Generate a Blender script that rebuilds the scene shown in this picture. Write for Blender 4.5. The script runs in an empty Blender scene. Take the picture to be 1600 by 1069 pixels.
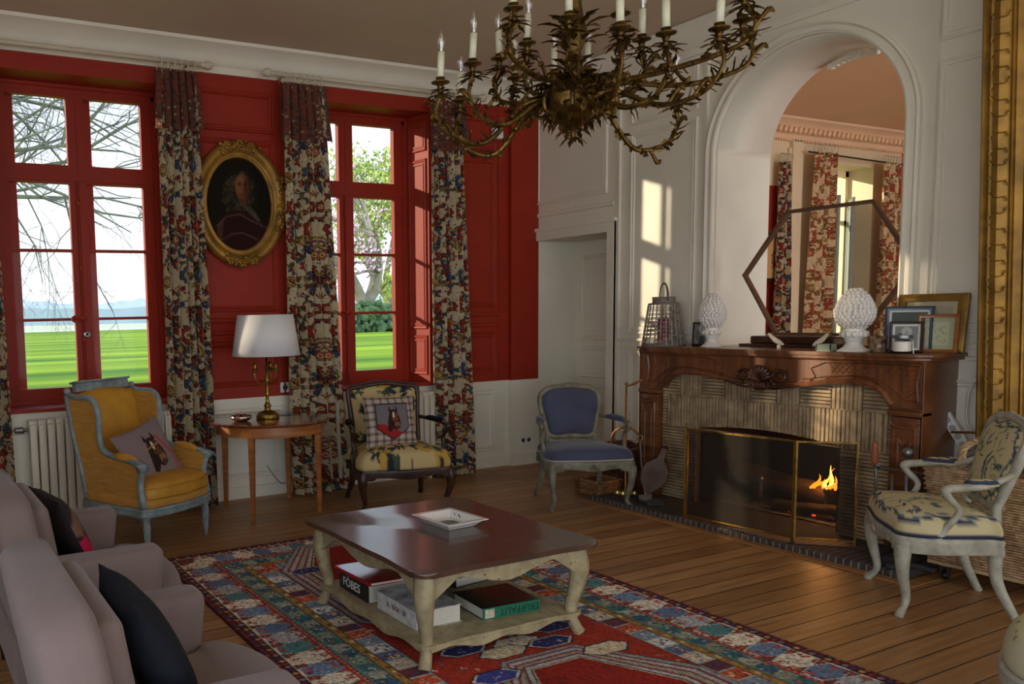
import bpy, bmesh, math, random
import numpy as np
from mathutils import Vector, Matrix
R_ = math.radians
PI = math.pi
scene = bpy.context.scene

# ------------------------------------------------------------------ camera
def cam_axes(yaw, pit, rol):
    f = Vector((math.sin(yaw)*math.cos(pit), math.cos(yaw)*math.cos(pit), math.sin(pit)))
    r = Vector((math.cos(yaw), -math.sin(yaw), 0)); u = r.cross(f)
    return f, r*math.cos(rol)+u*math.sin(rol), -r*math.sin(rol)+u*math.cos(rol)
CF, CR, CU = cam_axes(R_(25.86), R_(-5.2), R_(-1.28))
cam_data = bpy.data.cameras.new('camera'); cam = bpy.data.objects.new('camera', cam_data)
scene.collection.objects.link(cam)
cam.matrix_world = Matrix(((CR.x, CU.x, -CF.x, -5.521), (CR.y, CU.y, -CF.y, -6.254), (CR.z, CU.z, -CF.z, 1.5), (0, 0, 0, 1)))
cam_data.sensor_width = 36; cam_data.lens = 28.8
cam_data.shift_x = 0.2; cam_data.shift_y = 0.0466
cam_data.clip_start = 0.05; cam_data.clip_end = 3000
scene.camera = cam

# ------------------------------------------------------------------ light
W = bpy.data.worlds.new('world'); scene.world = W; W.use_nodes = True
nt = W.node_tree; nt.nodes.clear()
o_ = nt.nodes.new('ShaderNodeOutputWorld'); b_ = nt.nodes.new('ShaderNodeBackground')
tc = nt.nodes.new('ShaderNodeTexCoord'); sp = nt.nodes.new('ShaderNodeSeparateXYZ'); rp = nt.nodes.new('ShaderNodeValToRGB')
nt.links.new(tc.outputs['Generated'], sp.inputs[0]); nt.links.new(sp.outputs['Z'], rp.inputs[0]); nt.links.new(rp.outputs[0], b_.inputs[0]); nt.links.new(b_.outputs[0], o_.inputs[0])
rp.color_ramp.elements[0].position = 0.0; rp.color_ramp.elements[0].color = (0.80, 0.82, 0.84, 1)
rp.color_ramp.elements[1].position = 0.55; rp.color_ramp.elements[1].color = (0.42, 0.56, 0.80, 1)
e_ = rp.color_ramp.elements.new(0.22); e_.color = (0.66, 0.74, 0.84, 1)
# invented sky gradient: dimmed beyond the windows, boosted to the south as room fill
mr = nt.nodes.new('ShaderNodeMapRange'); mr.interpolation_type = 'SMOOTHSTEP'; mr.inputs['From Min'].default_value = -.6; mr.inputs['From Max'].default_value = .5
mr.inputs['To Min'].default_value = 2.5; mr.inputs['To Max'].default_value = .95
nt.links.new(sp.outputs['Y'], mr.inputs['Value']); nt.links.new(mr.outputs[0], b_.inputs[1])
SUN_DIR = Vector((1, -0.80, -1.28*0.242)).normalized()          # direction the sunlight travels
sd = bpy.data.lights.new('sun', 'SUN'); sd.energy = 2.5; sd.color = (1.0, 0.82, 0.58); sd.angle = R_(0.8)
so = bpy.data.objects.new('sun', sd); scene.collection.objects.link(so); so.location = (-30, 28, 10)
so.rotation_euler = SUN_DIR.to_track_quat('-Z', 'Y').to_euler()
scene.view_settings.view_transform = 'Standard'; scene.view_settings.look = 'None'
scene.view_settings.exposure = 0.8; scene.view_settings.gamma = 1.0; scene.view_settings.use_curve_mapping = False

# ------------------------------------------------------------------ helpers: colours and materials
def lin(c): return tuple(((x/255)/12.92 if x/255 <= .04045 else ((x/255+.055)/1.055)**2.4) for x in c)
MATS = {}
def mat(name, rgb, rough=.6, var=.0, vscale=6., bump=0., bscale=40., metal=0., spec=.5, sheen=0., stretch=(1, 1, 1), rgb2=None, coat=0., coord='Object', detail=4):
    """principled material with a noise-driven colour variation and bump; colours given in sRGB 0-255"""
    if name in MATS: return MATS[name]
    m = bpy.data.materials.new(name); m.use_nodes = True; MATS[name] = m
    n = m.node_tree; p = n.nodes['Principled BSDF']
    c = lin(rgb); p.inputs['Roughness'].default_value = rough; p.inputs['Metallic'].default_value = metal
    p.inputs['Specular IOR Level'].default_value = spec
    if sheen: p.inputs['Sheen Weight'].default_value = sheen
    if coat: p.inputs['Coat Weight'].default_value = coat; p.inputs['Coat Roughness'].default_value = .15
    p.inputs['Base Color'].default_value = (*c, 1)
    t = n.nodes.new('ShaderNodeTexCoord'); mp = n.nodes.new('ShaderNodeMapping'); mp.inputs['Scale'].default_value = stretch
    n.links.new(t.outputs[coord], mp.inputs[0])
    if var or rgb2:
        no = n.nodes.new('ShaderNodeTexNoise'); no.inputs['Scale'].default_value = vscale; no.inputs['Detail'].default_value = detail
        n.links.new(mp.outputs[0], no.inputs['Vector'])
        r = n.nodes.new('ShaderNodeValToRGB'); n.links.new(no.outputs['Fac'], r.inputs[0])
        c2 = lin(rgb2) if rgb2 else tuple(x*(1-var) for x in c)
        c3 = c if rgb2 else tuple(min(1, x*(1+var)) for x in c)
        r.color_ramp.elements[0].position = .35; r.color_ramp.elements[0].color = (*c2, 1)
        r.color_ramp.elements[1].position = .65; r.color_ramp.elements[1].color = (*c3, 1)
        n.links.new(r.outputs[0], p.inputs['Base Color'])
    if bump:
        nb = n.nodes.new('ShaderNodeTexNoise'); nb.inputs['Scale'].default_value = bscale; nb.inputs['Detail'].default_value = 3
        n.links.new(mp.outputs[0], nb.inputs['Vector'])
        bu = n.nodes.new('ShaderNodeBump'); bu.inputs['Strength'].default_value = bump; bu.inputs['Distance'].default_value = .01
        n.links.new(nb.outputs['Fac'], bu.inputs['Height']); n.links.new(bu.outputs[0], p.inputs['Normal'])
    return m
def cmat(name, rough=.85, bump=.15, bscale=300., spec=.3, sheen=0., coat=0.):
    """material whose colour is the woven or painted pattern stored on the mesh"""
    m = mat(name, (128, 128, 128), rough, bump=bump, bscale=bscale, spec=spec, sheen=sheen, coat=coat)
    n = m.node_tree; a = n.nodes.new('ShaderNodeAttribute'); a.attribute_name = 'pattern'
    n.links.new(a.outputs['Color'], n.nodes['Principled BSDF'].inputs['Base Color'])
    return m
def glassmat(name, tint=(1, 1, 1), gloss=.08):
    m = bpy.data.materials.new(name); m.use_nodes = True; n = m.node_tree; n.nodes.clear()
    o = n.nodes.new('ShaderNodeOutputMaterial'); t = n.nodes.new('ShaderNodeBsdfTransparent'); g = n.nodes.new('ShaderNodeBsdfGlossy')
    x = n.nodes.new('ShaderNodeMixShader'); t.inputs[0].default_value = (*tint, 1); g.inputs['Roughness'].default_value = .02
    x.inputs[0].default_value = gloss
    n.links.new(t.outputs[0], x.inputs[1]); n.links.new(g.outputs[0], x.inputs[2]); n.links.new(x.outputs[0], o.inputs[0])
    MATS[name] = m; return m
def emat(name, rgb, s):
    m = bpy.data.materials.new(name); m.use_nodes = True; n = m.node_tree; p = n.nodes['Principled BSDF']
    p.inputs['Base Color'].default_value = (0, 0, 0, 1); p.inputs['Emission Color'].default_value = (*lin(rgb), 1); p.inputs['Emission Strength'].default_value = s
    MATS[name] = m; return m

# ------------------------------------------------------------------ helpers: objects
def tag(o, label=None, cat=None, group=None, kind=None):
    if label: o['label'] = label
    if cat: o['category'] = cat
    if group: o['group'] = group
    if kind: o['kind'] = kind
    return o
def thing(name, label, cat, loc=(0, 0, 0), rz=0, group=None, kind=None):
    o = bpy.data.objects.new(name, None); scene.collection.objects.link(o); o.empty_display_size = .05
    o.location = loc; o.rotation_euler = (0, 0, rz)
    return tag(o, label, cat, group, kind)
def link_mesh(name, me, m, parent=None, smooth=False):
    o = bpy.data.objects.new(name, me); scene.collection.objects.link(o)
    for x in (m if isinstance(m, (list, tuple)) else [m]): me.materials.append(x)
    if parent: o.parent = parent
    if smooth: me.shade_smooth()
    return o
def obj(name, bm, m, parent=None, smooth=False, auto=None):
    bmesh.ops.recalc_face_normals(bm, faces=bm.faces[:])
    me = bpy.data.meshes.new(name); bm.to_mesh(me); bm.free()
    o = link_mesh(name, me, m, parent, smooth)
    if auto is not None:
        me.shade_smooth()
        sharp = [False]*len(me.edges); bm2 = bmesh.new(); bm2.from_mesh(me)
        for e in bm2.edges:
            if len(e.link_faces) == 2 and e.calc_face_angle(0) > R_(auto): sharp[e.index] = True
        bm2.free(); at = me.attributes.new('sharp_edge', 'BOOLEAN', 'EDGE'); at.data.foreach_set('value', sharp)
    return o
def B(): return bmesh.new()
def box(bm, x0, x1, y0, y1, z0, z1, bev=0, mi=0, M=None):
    vs = [bm.verts.new((x, y, z)) for x in (x0, x1) for y in (y0, y1) for z in (z0, z1)]
    fs = [bm.faces.new([vs[i] for i in q]) for q in ((0, 1, 3, 2), (4, 6, 7, 5), (0, 4, 5, 1), (2, 3, 7, 6), (0, 2, 6, 4), (1, 5, 7, 3))]
    for f in fs: f.material_index = mi
    if bev: 
        es = list({e for f in fs for e in f.edges})
        r = bmesh.ops.bevel(bm, geom=es, offset=bev, segments=2, affect='EDGES', profile=.5)
        vs = list({v for f in r['faces'] for v in f.verts} | {v for v in vs if v.is_valid})
    if M: bmesh.ops.transform(bm, matrix=M, verts=[v for v in vs if v.is_valid])
    return vs
def lathe(bm, prof, seg=24, c=(0, 0, 0), M=None, sq=None, a0=0, a1=2*PI, mi=0):
    """revolve a list of (radius, height)"""
    full = abs(a1-a0-2*PI) < 1e-6; n = seg if full else seg+1; rings = []
    for r, z in prof:
        ring = []
        for i in range(n):
            a = a0+(a1-a0)*i/seg
            ring.append(bm.verts.new((c[0]+r*math.cos(a)*(sq[0] if sq else 1), c[1]+r*math.sin(a)*(sq[1] if sq else 1), c[2]+z)))
        rings.append(ring)
    for a, b in zip(rings, rings[1:]):
        for i in range(seg):
            j = (i+1) % n
            if not full and i+1 >= n: continue
            f = bm.faces.new((a[i], a[j], b[j], b[i])); f.material_index = mi
    if full:
        for ring, rr in ((rings[0], prof[0][0]), (rings[-1], prof[-1][0])):
            if rr > 1e-5: f = bm.faces.new(ring); f.material_index = mi
    vs = [v for r in rings for v in r]
    if M: bmesh.ops.transform(bm, matrix=M, verts=vs)
    bmesh.ops.remove_doubles(bm, verts=vs, dist=1e-6)
    return vs
def frames(pts):
    pts = [Vector(p) for p in pts]; out = []; n = len(pts)
    t0 = (pts[1]-pts[0]).normalized(); up = Vector((0, 0, 1)) if abs(t0.z) < .9 else Vector((0, 1, 0))
    N = (up-t0*up.dot(t0)).normalized()
    for i in range(n):
        t = (pts[min(i+1, n-1)]-pts[max(i-1, 0)]).normalized()
        N = (N-t*N.dot(t)); N = N.normalized() if N.length > 1e-6 else t.orthogonal().normalized()
        out.append((pts[i], t, N, t.cross(N)))
    return out
def spline(pts, n=24):
    P = [Vector(p) for p in pts]; m = len(P)-1; out = []
    for k in range(n+1):
        s = k/n*m; i = min(int(s), m-1); u = s-i
        p0, p1, p2, p3 = P[max(i-1, 0)], P[i], P[i+1], P[min(i+2, m)]
        out.append(.5*((2*p1)+(-p0+p2)*u+(2*p0-5*p1+4*p2-p3)*u*u+(-p0+3*p1-3*p2+p3)*u**3))
    return out
def lerp_list(L, k, n):
    s = k/max(n, 1)*(len(L)-1); i = min(int(s), len(L)-2); u = s-i
    a, b = L[i], L[i+1]
    if isinstance(a, (tuple, list)): return tuple(x+(y-x)*u for x, y in zip(a, b))
    return a+(b-a)*u
def tube(bm, pts, rad, seg=8, sec=None, smooth_n=0, cap=True, mi=0, M=None, closed=False):
    """sweep a round (or given) section along pts; rad is a number or list, sec = (width, height) factors"""
    if smooth_n: pts = spline(pts, smooth_n)
    if closed: pts = list(pts)+[pts[0]]
    fr = frames(pts); n = len(fr)-1; rings = []
    for k, (p, t, N, Bn) in enumerate(fr):
        r = rad if isinstance(rad, (int, float)) else lerp_list(rad, k, n)
        rx, ry = (r if isinstance(r, tuple) else (r, r))
        if sec: rx *= sec[0]; ry *= sec[1]
        rings.append([bm.verts.new(p+N*(ry*math.sin(2*PI*i/seg))+Bn*(rx*math.cos(2*PI*i/seg))) for i in range(seg)])
    for a, b in zip(rings, rings[1:]):
        for i in range(seg):
            f = bm.faces.new((a[i], a[(i+1) % seg], b[(i+1) % seg], b[i])); f.material_index = mi
    if cap and not closed:
        for rg in (rings[0], rings[-1]):
            f = bm.faces.new(rg); f.material_index = mi
    vs = [v for r in rings for v in r]
    if M: bmesh.ops.transform(bm, matrix=M, verts=vs)
    return vs
def sweep(bm, pts, prof, up=(0, 0, 1), closed=False, mi=0):
    """sweep an open/closed 2-D profile [(side, up)] along a planar path with mitred corners"""
    pts = [Vector(p) for p in pts]; n = len(pts); U = Vector(up); rings = []
    for i in range(n):
        if closed: a, b = pts[i]-pts[i-1], pts[(i+1) % n]-pts[i]
        else: a = pts[i]-pts[i-1] if i else pts[1]-pts[0]; b = pts[i+1]-pts[i] if i < n-1 else a
        a, b = a.normalized(), b.normalized(); sa, sb = a.cross(U).normalized(), b.cross(U).normalized()
        s = (sa+sb); s = s.normalized() if s.length > 1e-6 else sa; s = s/max(.35, s.dot(sa))
        rings.append([bm.verts.new(pts[i]+s*p+U*q) for p, q in prof])
    m = len(prof)
    for i in range(n if closed else n-1):
        A, C = rings[i], rings[(i+1) % n]
        for j in range(m-1):
            f = bm.faces.new((A[j], A[j+1], C[j+1], C[j])); f.material_index = mi
    if not closed:
        for rg in (rings[0], rings[-1]):
            if m > 2: bm.faces.new(rg).material_index = mi
    return rings
def prism(bm, outline, axis, a, b, mi=0, bev=0, M=None):
    """extrude a 2-D outline between a and b along axis ('x': outline=(y,z), 'y': (x,z), 'z': (x,y))"""
    def mk(p, t): return {'x': (t, p[0], p[1]), 'y': (p[0], t, p[1]), 'z': (p[0], p[1], t)}[axis]
    A = [bm.verts.new(mk(p, a)) for p in outline]; C = [bm.verts.new(mk(p, b)) for p in outline]
    n = len(outline); fs = [bm.faces.new(A), bm.faces.new(C)]
    for i in range(n): fs.append(bm.faces.new((A[i], A[(i+1) % n], C[(i+1) % n], C[i])))
    for f in fs: f.material_index = mi
    vs = A+C
    if bev:
        es = [e for e in fs[0].edges]+[e for e in fs[1].edges]
        r = bmesh.ops.bevel(bm, geom=es, offset=bev, segments=3, affect='EDGES', profile=.5)
        vs = list({v for f in r['faces'] for v in f.verts} | {v for v in vs if v.is_valid})
    if M: bmesh.ops.transform(bm, matrix=M, verts=vs)
    return vs
def gridmesh(name, X, Y, Z, m, parent=None, colors=None, closed_u=False, smooth=True):
    """mesh from 2-D numpy arrays of coordinates; colours (sRGB 0-255, HxWx3) go to the 'pattern' attribute"""
    h, w = X.shape; co = np.stack([X, Y, Z], -1).reshape(-1, 3)
    i = np.arange(h*w).reshape(h, w)
    if closed_u: a = i[:-1, :]; b = np.roll(i, -1, 1)[:-1, :]; c = np.roll(i, -1, 1)[1:, :]; d = i[1:, :]
    else: a = i[:-1, :-1]; b = i[:-1, 1:]; c = i[1:, 1:]; d = i[1:, :-1]
    q = np.stack([a, b, c, d], -1).reshape(-1, 4)
    me = bpy.data.meshes.new(name); me.vertices.add(len(co)); me.vertices.foreach_set('co', co.astype(np.float32).ravel())
    me.loops.add(q.size); me.loops.foreach_set('vertex_index', q.ravel().astype(np.int32))
    me.polygons.add(len(q)); me.polygons.foreach_set('loop_start', np.arange(0, q.size, 4, dtype=np.int32)); me.polygons.foreach_set('loop_total', np.full(len(q), 4, np.int32))
    me.update(calc_edges=True); me.validate()
    if colors is not None: paint(me, colors.reshape(-1, 3))
    return link_mesh(name, me, m, parent, smooth)
def tolin(c):
    c = np.clip(np.asarray(c, float)/255, 0, 1); return np.where(c <= .04045, c/12.92, ((c+.055)/1.055)**2.4)
def paint(me, rgb):
    at = me.color_attributes.new('pattern', 'FLOAT_COLOR', 'POINT')
    v = np.ones((len(me.vertices), 4), np.float32); v[:, :3] = tolin(rgb); at.data.foreach_set('color', v.ravel())
def paint_uv(o, canvas, uvf):
    """colour every vertex of o from a painted canvas; uvf maps Nx3 coordinates to (u, v) in 0..1"""
    me = o.data; co = np.empty(len(me.vertices)*3, np.float32); me.vertices.foreach_get('co', co); co = co.reshape(-1, 3)
    u, v = uvf(co); h, w, _ = canvas.shape
    paint(me, canvas[np.clip((v*(h-1)).astype(int), 0, h-1), np.clip((u*(w-1)).astype(int), 0, w-1)])

# ------------------------------------------------------------------ helpers: painted patterns
def canvas(h, w, rgb): c = np.zeros((h, w, 3)); c[:] = rgb; return c
def _win(c, x0, x1, y0, y1):
    h, w, _ = c.shape; x0, x1, y0, y1 = max(0, int(x0)), min(w, int(x1)+2), max(0, int(y0)), min(h, int(y1)+2)
    if x0 >= x1 or y0 >= y1: return None
    yy, xx = np.mgrid[y0:y1, x0:x1]; return c[y0:y1, x0:x1], xx, yy
def ell(c, cx, cy, rx, ry, rgb, ang=0., al=1.):
    m = max(rx, ry)+1; q = _win(c, cx-m, cx+m, cy-m, cy+m)
    if q is None: return
    s, xx, yy = q; ca, sa = math.cos(ang), math.sin(ang); dx, dy = xx-cx, yy-cy
    k = ((dx*ca+dy*sa)/rx)**2+((-dx*sa+dy*ca)/ry)**2 <= 1
    s[k] = s[k]*(1-al)+np.array(rgb)*al
def line(c, pts, wd, rgb):
    for (x0, y0), (x1, y1) in zip(pts, pts[1:]):
        q = _win(c, min(x0, x1)-wd, max(x0, x1)+wd, min(y0, y1)-wd, max(y0, y1)+wd)
        if q is None: continue
        s, xx, yy = q; dx, dy = x1-x0, y1-y0; L = dx*dx+dy*dy+1e-9
        t = np.clip(((xx-x0)*dx+(yy-y0)*dy)/L, 0, 1); k = (xx-x0-t*dx)**2+(yy-y0-t*dy)**2 <= (wd/2)**2
        s[k] = rgb
def poly(c, P, rgb, al=1.):
    xs, ys = [p[0] for p in P], [p[1] for p in P]; q = _win(c, min(xs), max(xs), min(ys), max(ys))
    if q is None: return
    s, xx, yy = q; ins = np.zeros(xx.shape, bool); n = len(P)
    for i in range(n):
        (x0, y0), (x1, y1) = P[i], P[(i+1) % n]
        if y0 == y1: continue
        k = ((y0 > yy) != (y1 > yy)) & (xx < (x1-x0)*(yy-y0)/(y1-y0)+x0); ins ^= k
    s[ins] = s[ins]*(1-al)+np.array(rgb)*al
def blur(c, n=1):
    for _ in range(n):
        p = np.pad(c, ((1, 1), (1, 1), (0, 0)), 'edge'); c = (p[:-2, 1:-1]+p[2:, 1:-1]+p[1:-1, :-2]+p[1:-1, 2:]+4*p[1:-1, 1:-1])/8
    return c
def vnoise(h, w, cell, seed=0):
    r = np.random.RandomState(seed); gh, gw = int(h/cell)+3, int(w/cell)+3; g = r.rand(gh, gw)
    y, x = np.mgrid[0:h, 0:w]/cell; yi, xi = y.astype(int), x.astype(int); fy, fx = y-yi, x-xi
    fy, fx = fy*fy*(3-2*fy), fx*fx*(3-2*fx)
    return (g[yi, xi]*(1-fx)+g[yi, xi+1]*fx)*(1-fy)+(g[yi+1, xi]*(1-fx)+g[yi+1, xi+1]*fx)*fy
# ------------------------------------------------------------------ materials
RED = mat('red_paint', (150, 42, 23), .55, var=.06, vscale=3, bump=.05, bscale=12, spec=.3)
WHITE = mat('white_paint', (230, 226, 210), .5, var=.04, vscale=2, bump=.05, bscale=10)
CREAM = mat('cream_paint', (238, 218, 180), .5, var=.04, vscale=2)
CEIL = mat('ceiling_paint', (214, 194, 172), .8, var=.03, vscale=1.5)
PEACH = mat('peach_paint', (240, 204, 164), .8, var=.03, vscale=1.5)
TERRA = mat('terracotta_paint', (196, 112, 78), .7)
GREY = mat('grey_shutter_paint', (150, 155, 146), .5)
GLASS = glassmat('window_glass', gloss=.004)
BRASS = mat('aged_brass', (148, 116, 52), .38, var=.25, vscale=25, metal=.9, bump=.3, bscale=60)
GILT = mat('gilded_wood', (146, 110, 44), .46, var=.3, vscale=9, metal=.5, bump=.22, bscale=24)
STEEL = mat('grey_steel', (132, 134, 136), .35, metal=.9)
BLACK = mat('black_iron', (22, 20, 19), .6, bump=.2)
SOOT = mat('sooty_stone', (20, 17, 15), .95, var=.4, vscale=9, bump=.5, bscale=15)
PLASTIC = mat('white_plastic', (226, 226, 222), .35)
PORC = mat('white_glazed_ceramic', (232, 228, 222), .18, coat=.5)
WAX = mat('white_wax', (236, 232, 218), .5)
WALNUT = mat('carved_walnut', (126, 76, 40), .34, rgb2=(84, 48, 24), vscale=3, stretch=(1, 1, 9), bump=.15, bscale=50, coat=.3)
WALNUTH = mat('carved_walnut_rail', (130, 78, 42), .32, rgb2=(86, 50, 26), vscale=3, stretch=(1, 9, 1), bump=.15, bscale=50, coat=.3)
WALNUTD = mat('dark_carved_walnut', (82, 46, 28), .35, rgb2=(52, 28, 18), vscale=10)
CHERRY = mat('cherry_wood', (176, 112, 58), .35, rgb2=(140, 82, 40), vscale=3, stretch=(1, 1, 8), coat=.3)
DARKW = mat('dark_beech', (66, 38, 26), .4, rgb2=(44, 25, 18), vscale=8)

def planks():
    m = mat('oak_boards', (150, 106, 62), .36); n = m.node_tree; p = n.nodes['Principled BSDF']
    t = n.nodes.new('ShaderNodeTexCoord'); br = n.nodes.new('ShaderNodeTexBrick'); L = n.links.new
    L(t.outputs['Object'], br.inputs['Vector'])
    br.offset = .37; br.offset_frequency = 1; br.squash = 1
    br.inputs['Scale'].default_value = 1; br.inputs['Brick Width'].default_value = 1.9; br.inputs['Row Height'].default_value = .118
    br.inputs['Mortar Size'].default_value = .0036; br.inputs['Mortar Smooth'].default_value = .3; br.inputs['Bias'].default_value = 0
    br.inputs['Color1'].default_value = (*lin((190, 146, 96)), 1); br.inputs['Color2'].default_value = (*lin((152, 112, 68)), 1); br.inputs['Mortar'].default_value = (*lin((34, 20, 10)), 1)
    mp = n.nodes.new('ShaderNodeMapping'); mp.inputs['Scale'].default_value = (1.2, 16, 1); L(t.outputs['Object'], mp.inputs[0])
    no = n.nodes.new('ShaderNodeTexNoise'); no.inputs['Scale'].default_value = 2.2; no.inputs['Detail'].default_value = 6; L(mp.outputs[0], no.inputs['Vector'])
    r = n.nodes.new('ShaderNodeValToRGB'); L(no.outputs['Fac'], r.inputs[0])
    r.color_ramp.elements[0].position = .3; r.color_ramp.elements[0].color = (.62, .56, .5, 1); r.color_ramp.elements[1].position = .7; r.color_ramp.elements[1].color = (1.1, 1.05, 1, 1)
    mx = n.nodes.new('ShaderNodeMix'); mx.data_type = 'RGBA'; mx.blend_type = 'MULTIPLY'; mx.inputs['Factor'].default_value = 1
    L(br.outputs['Color'], mx.inputs['A']); L(r.outputs[0], mx.inputs['B']); L(mx.outputs['Result'], p.inputs['Base Color'])
    bu = n.nodes.new('ShaderNodeBump'); bu.inputs['Strength'].default_value = .6; bu.inputs['Distance'].default_value = .004; bu.invert = True
    L(br.outputs['Fac'], bu.inputs['Height']); b2 = n.nodes.new('ShaderNodeBump'); b2.inputs['Strength'].default_value = .12; b2.inputs['Distance'].default_value = .01
    L(no.outputs['Fac'], b2.inputs['Height']); L(bu.outputs[0], b2.inputs['Normal']); L(b2.outputs[0], p.inputs['Normal'])
    rr = n.nodes.new('ShaderNodeMapRange'); rr.inputs['To Min'].default_value = .28; rr.inputs['To Max'].default_value = .55; L(no.outputs['Fac'], rr.inputs['Value']); L(rr.outputs[0], p.inputs['Roughness'])
    return m
OAK = planks()
def brickmat(name, c1, c2, mortar, w, h, ms, rough=.85, rot=(0, 0, 0), off=.5):
    m = mat(name, c1, rough); n = m.node_tree; p = n.nodes['Principled BSDF']; L = n.links.new
    t = n.nodes.new('ShaderNodeTexCoord'); mp = n.nodes.new('ShaderNodeMapping'); mp.inputs['Rotation'].default_value = rot; br = n.nodes.new('ShaderNodeTexBrick')
    L(t.outputs['Object'], mp.inputs[0]); L(mp.outputs[0], br.inputs['Vector']); br.offset = off
    br.inputs['Scale'].default_value = 1; br.inputs['Brick Width'].default_value = w; br.inputs['Row Height'].default_value = h; br.inputs['Mortar Size'].default_value = ms
    br.inputs['Color1'].default_value = (*lin(c1), 1); br.inputs['Color2'].default_value = (*lin(c2), 1); br.inputs['Mortar'].default_value = (*lin(mortar), 1)
    L(br.outputs['Color'], p.inputs['Base Color'])
    bu = n.nodes.new('ShaderNodeBump'); bu.inputs['Strength'].default_value = .7; bu.inputs['Distance'].default_value = .004; bu.invert = True
    L(br.outputs['Fac'], bu.inputs['Height']); L(bu.outputs[0], p.inputs['Normal']); return m

# ------------------------------------------------------------------ the room
XW, YS, ZC = -6.8, -9.6, 3.62
def struct(o): o['kind'] = 'structure'; return o
bm = B(); box(bm, XW, 6.3, YS, .45, -.12, 0); struct(obj('floor', bm, OAK))
bm = B(); box(bm, XW, .3, YS, .45, ZC, ZC+.15); box(bm, .3, 6.3, YS, .45, ZC, ZC+.15, mi=1); struct(obj('ceiling', bm, [CEIL, PEACH]))
OPEN = [(-4.97, -3.57), (-2.62, -1.22)]; Z0, Z1 = .833, 3.28
bm = B(); xs = [XW-.2]+[v for o in OPEN for v in o]+[.6]
for i in range(0, len(xs), 2):
    box(bm, xs[i], xs[i+1], 0, .45, 0, Z0, mi=1); box(bm, xs[i], xs[i+1], 0, .45, Z0, ZC, mi=0)
for a, b in OPEN: box(bm, a, b, 0, .45, 0, Z0, mi=1); box(bm, a, b, 0, .45, Z1, ZC, mi=0)
bmesh.ops.remove_doubles(bm, verts=bm.verts[:], dist=1e-5)
struct(obj('wall_north', bm, [RED, WHITE]))
bm = B(); box(bm, -.33, 0, -.05, 0, Z0, 3.42, mi=0); box(bm, -.33, 0, -.05, 0, 0, Z0, mi=1); struct(obj('trim_1', bm, [RED, WHITE]))
# east wall with the doorway, the arch over the chimneypiece and the firebox opening
AY, AR, AZ, TH = -2.63, .645, 2.62, .6
DY0, DY1, DZ = -.937, -.03, 2.16
FY0, FY1, FZ = -3.12, -2.08, .66
bm = B()
box(bm, 0, TH, DY1, 0, 0, ZC); box(bm, 0, TH, DY0, DY1, DZ, ZC); box(bm, 0, TH, AY+AR, DY0, 0, ZC)
box(bm, 0, TH, AY-AR, FY0, 0, 1.2); box(bm, 0, TH, FY1, AY+AR, 0, 1.2); box(bm, 0, TH, FY0, FY1, FZ, 1.2)
box(bm, 0, TH, YS, AY-AR, 0, ZC)
box(bm, .45, TH, FY0, FY1, 0, FZ)
N = 32; A = [(AY+AR*math.cos(PI*i/N), AZ+AR*math.sin(PI*i/N)) for i in range(N+1)]
for x in (0, TH):
    lo = [bm.verts.new((x, y, z)) for y, z in A]; hi = [bm.verts.new((x, y, ZC)) for y, z in A]
    for i in range(N): bm.faces.new((lo[i], lo[i+1], hi[i+1], hi[i]))
    if x == 0: l0 = lo
    else:
        for i in range(N): f = bm.faces.new((l0[i], l0[i+1], lo[i+1], lo[i])); f.smooth = True
struct(obj('wall_east', bm, WHITE))
bm = B()
for y0, y1 in ((-4.8, 0), (-9.6, -9.1)): box(bm, XW-.2, XW, y0, y1, 0, ZC)
box(bm, XW-.2, XW, -9.1, -4.8, 0, .5); box(bm, XW-.2, XW, -9.1, -4.8, 3.0, ZC); struct(obj('wall_west', bm, WHITE))
bm = B(); sx_ = [XW-.2, -6.2, -3.4, -2.6, -.6, .6]
for i in (0, 2, 4): box(bm, sx_[i], sx_[i+1], YS-.2, YS, 0, ZC)
for a, b in ((-6.2, -3.4), (-2.6, -.6)): box(bm, a, b, YS-.2, YS, 0, .4); box(bm, a, b, YS-.2, YS, 2.9, ZC)
struct(obj('wall_south', bm, WHITE))
# arch: outer moulding, raised inner step and small carved keystone at the far rim
arc = [(0, AY+AR+.045, 1.22)]+[(0, AY+(AR+.045)*math.cos(PI*i/40), AZ+(AR+.045)*math.sin(PI*i/40)) for i in range(41)]+[(0, AY-AR-.045, 1.22)]
bm = B(); sweep(bm, arc, [(-.045, 0), (-.045, .03), (-.03, .038), (-.015, .02), (.01, .022), (.022, .04), (.034, .034), (.034, 0)], up=(-1, 0, 0)); struct(obj('trim_2', bm, WHITE, auto=50))
arc2 = [(.33, AY+AR, 1.2)]+[(.33, AY+AR*math.cos(PI*i/40), AZ+AR*math.sin(PI*i/40)) for i in range(41)]+[(.33, AY-AR, 1.2)]
bm = B(); sweep(bm, arc2, [(-.0, 0), (-.016, 0), (-.02, -.012), (-.012, -.27), (0, -.27)], up=(-1, 0, 0))
for i in range(9):
    a = PI*(.40+.02*i); box(bm, .57, .61, AY+(AR-.03)*math.cos(a)-.022, AY+(AR-.03)*math.cos(a)+.022, AZ+(AR-.035)*math.sin(a)-.018, AZ+(AR-.02)*math.sin(a)+.01, bev=.008)
struct(obj('trim_3', bm, WHITE, auto=50))

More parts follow.
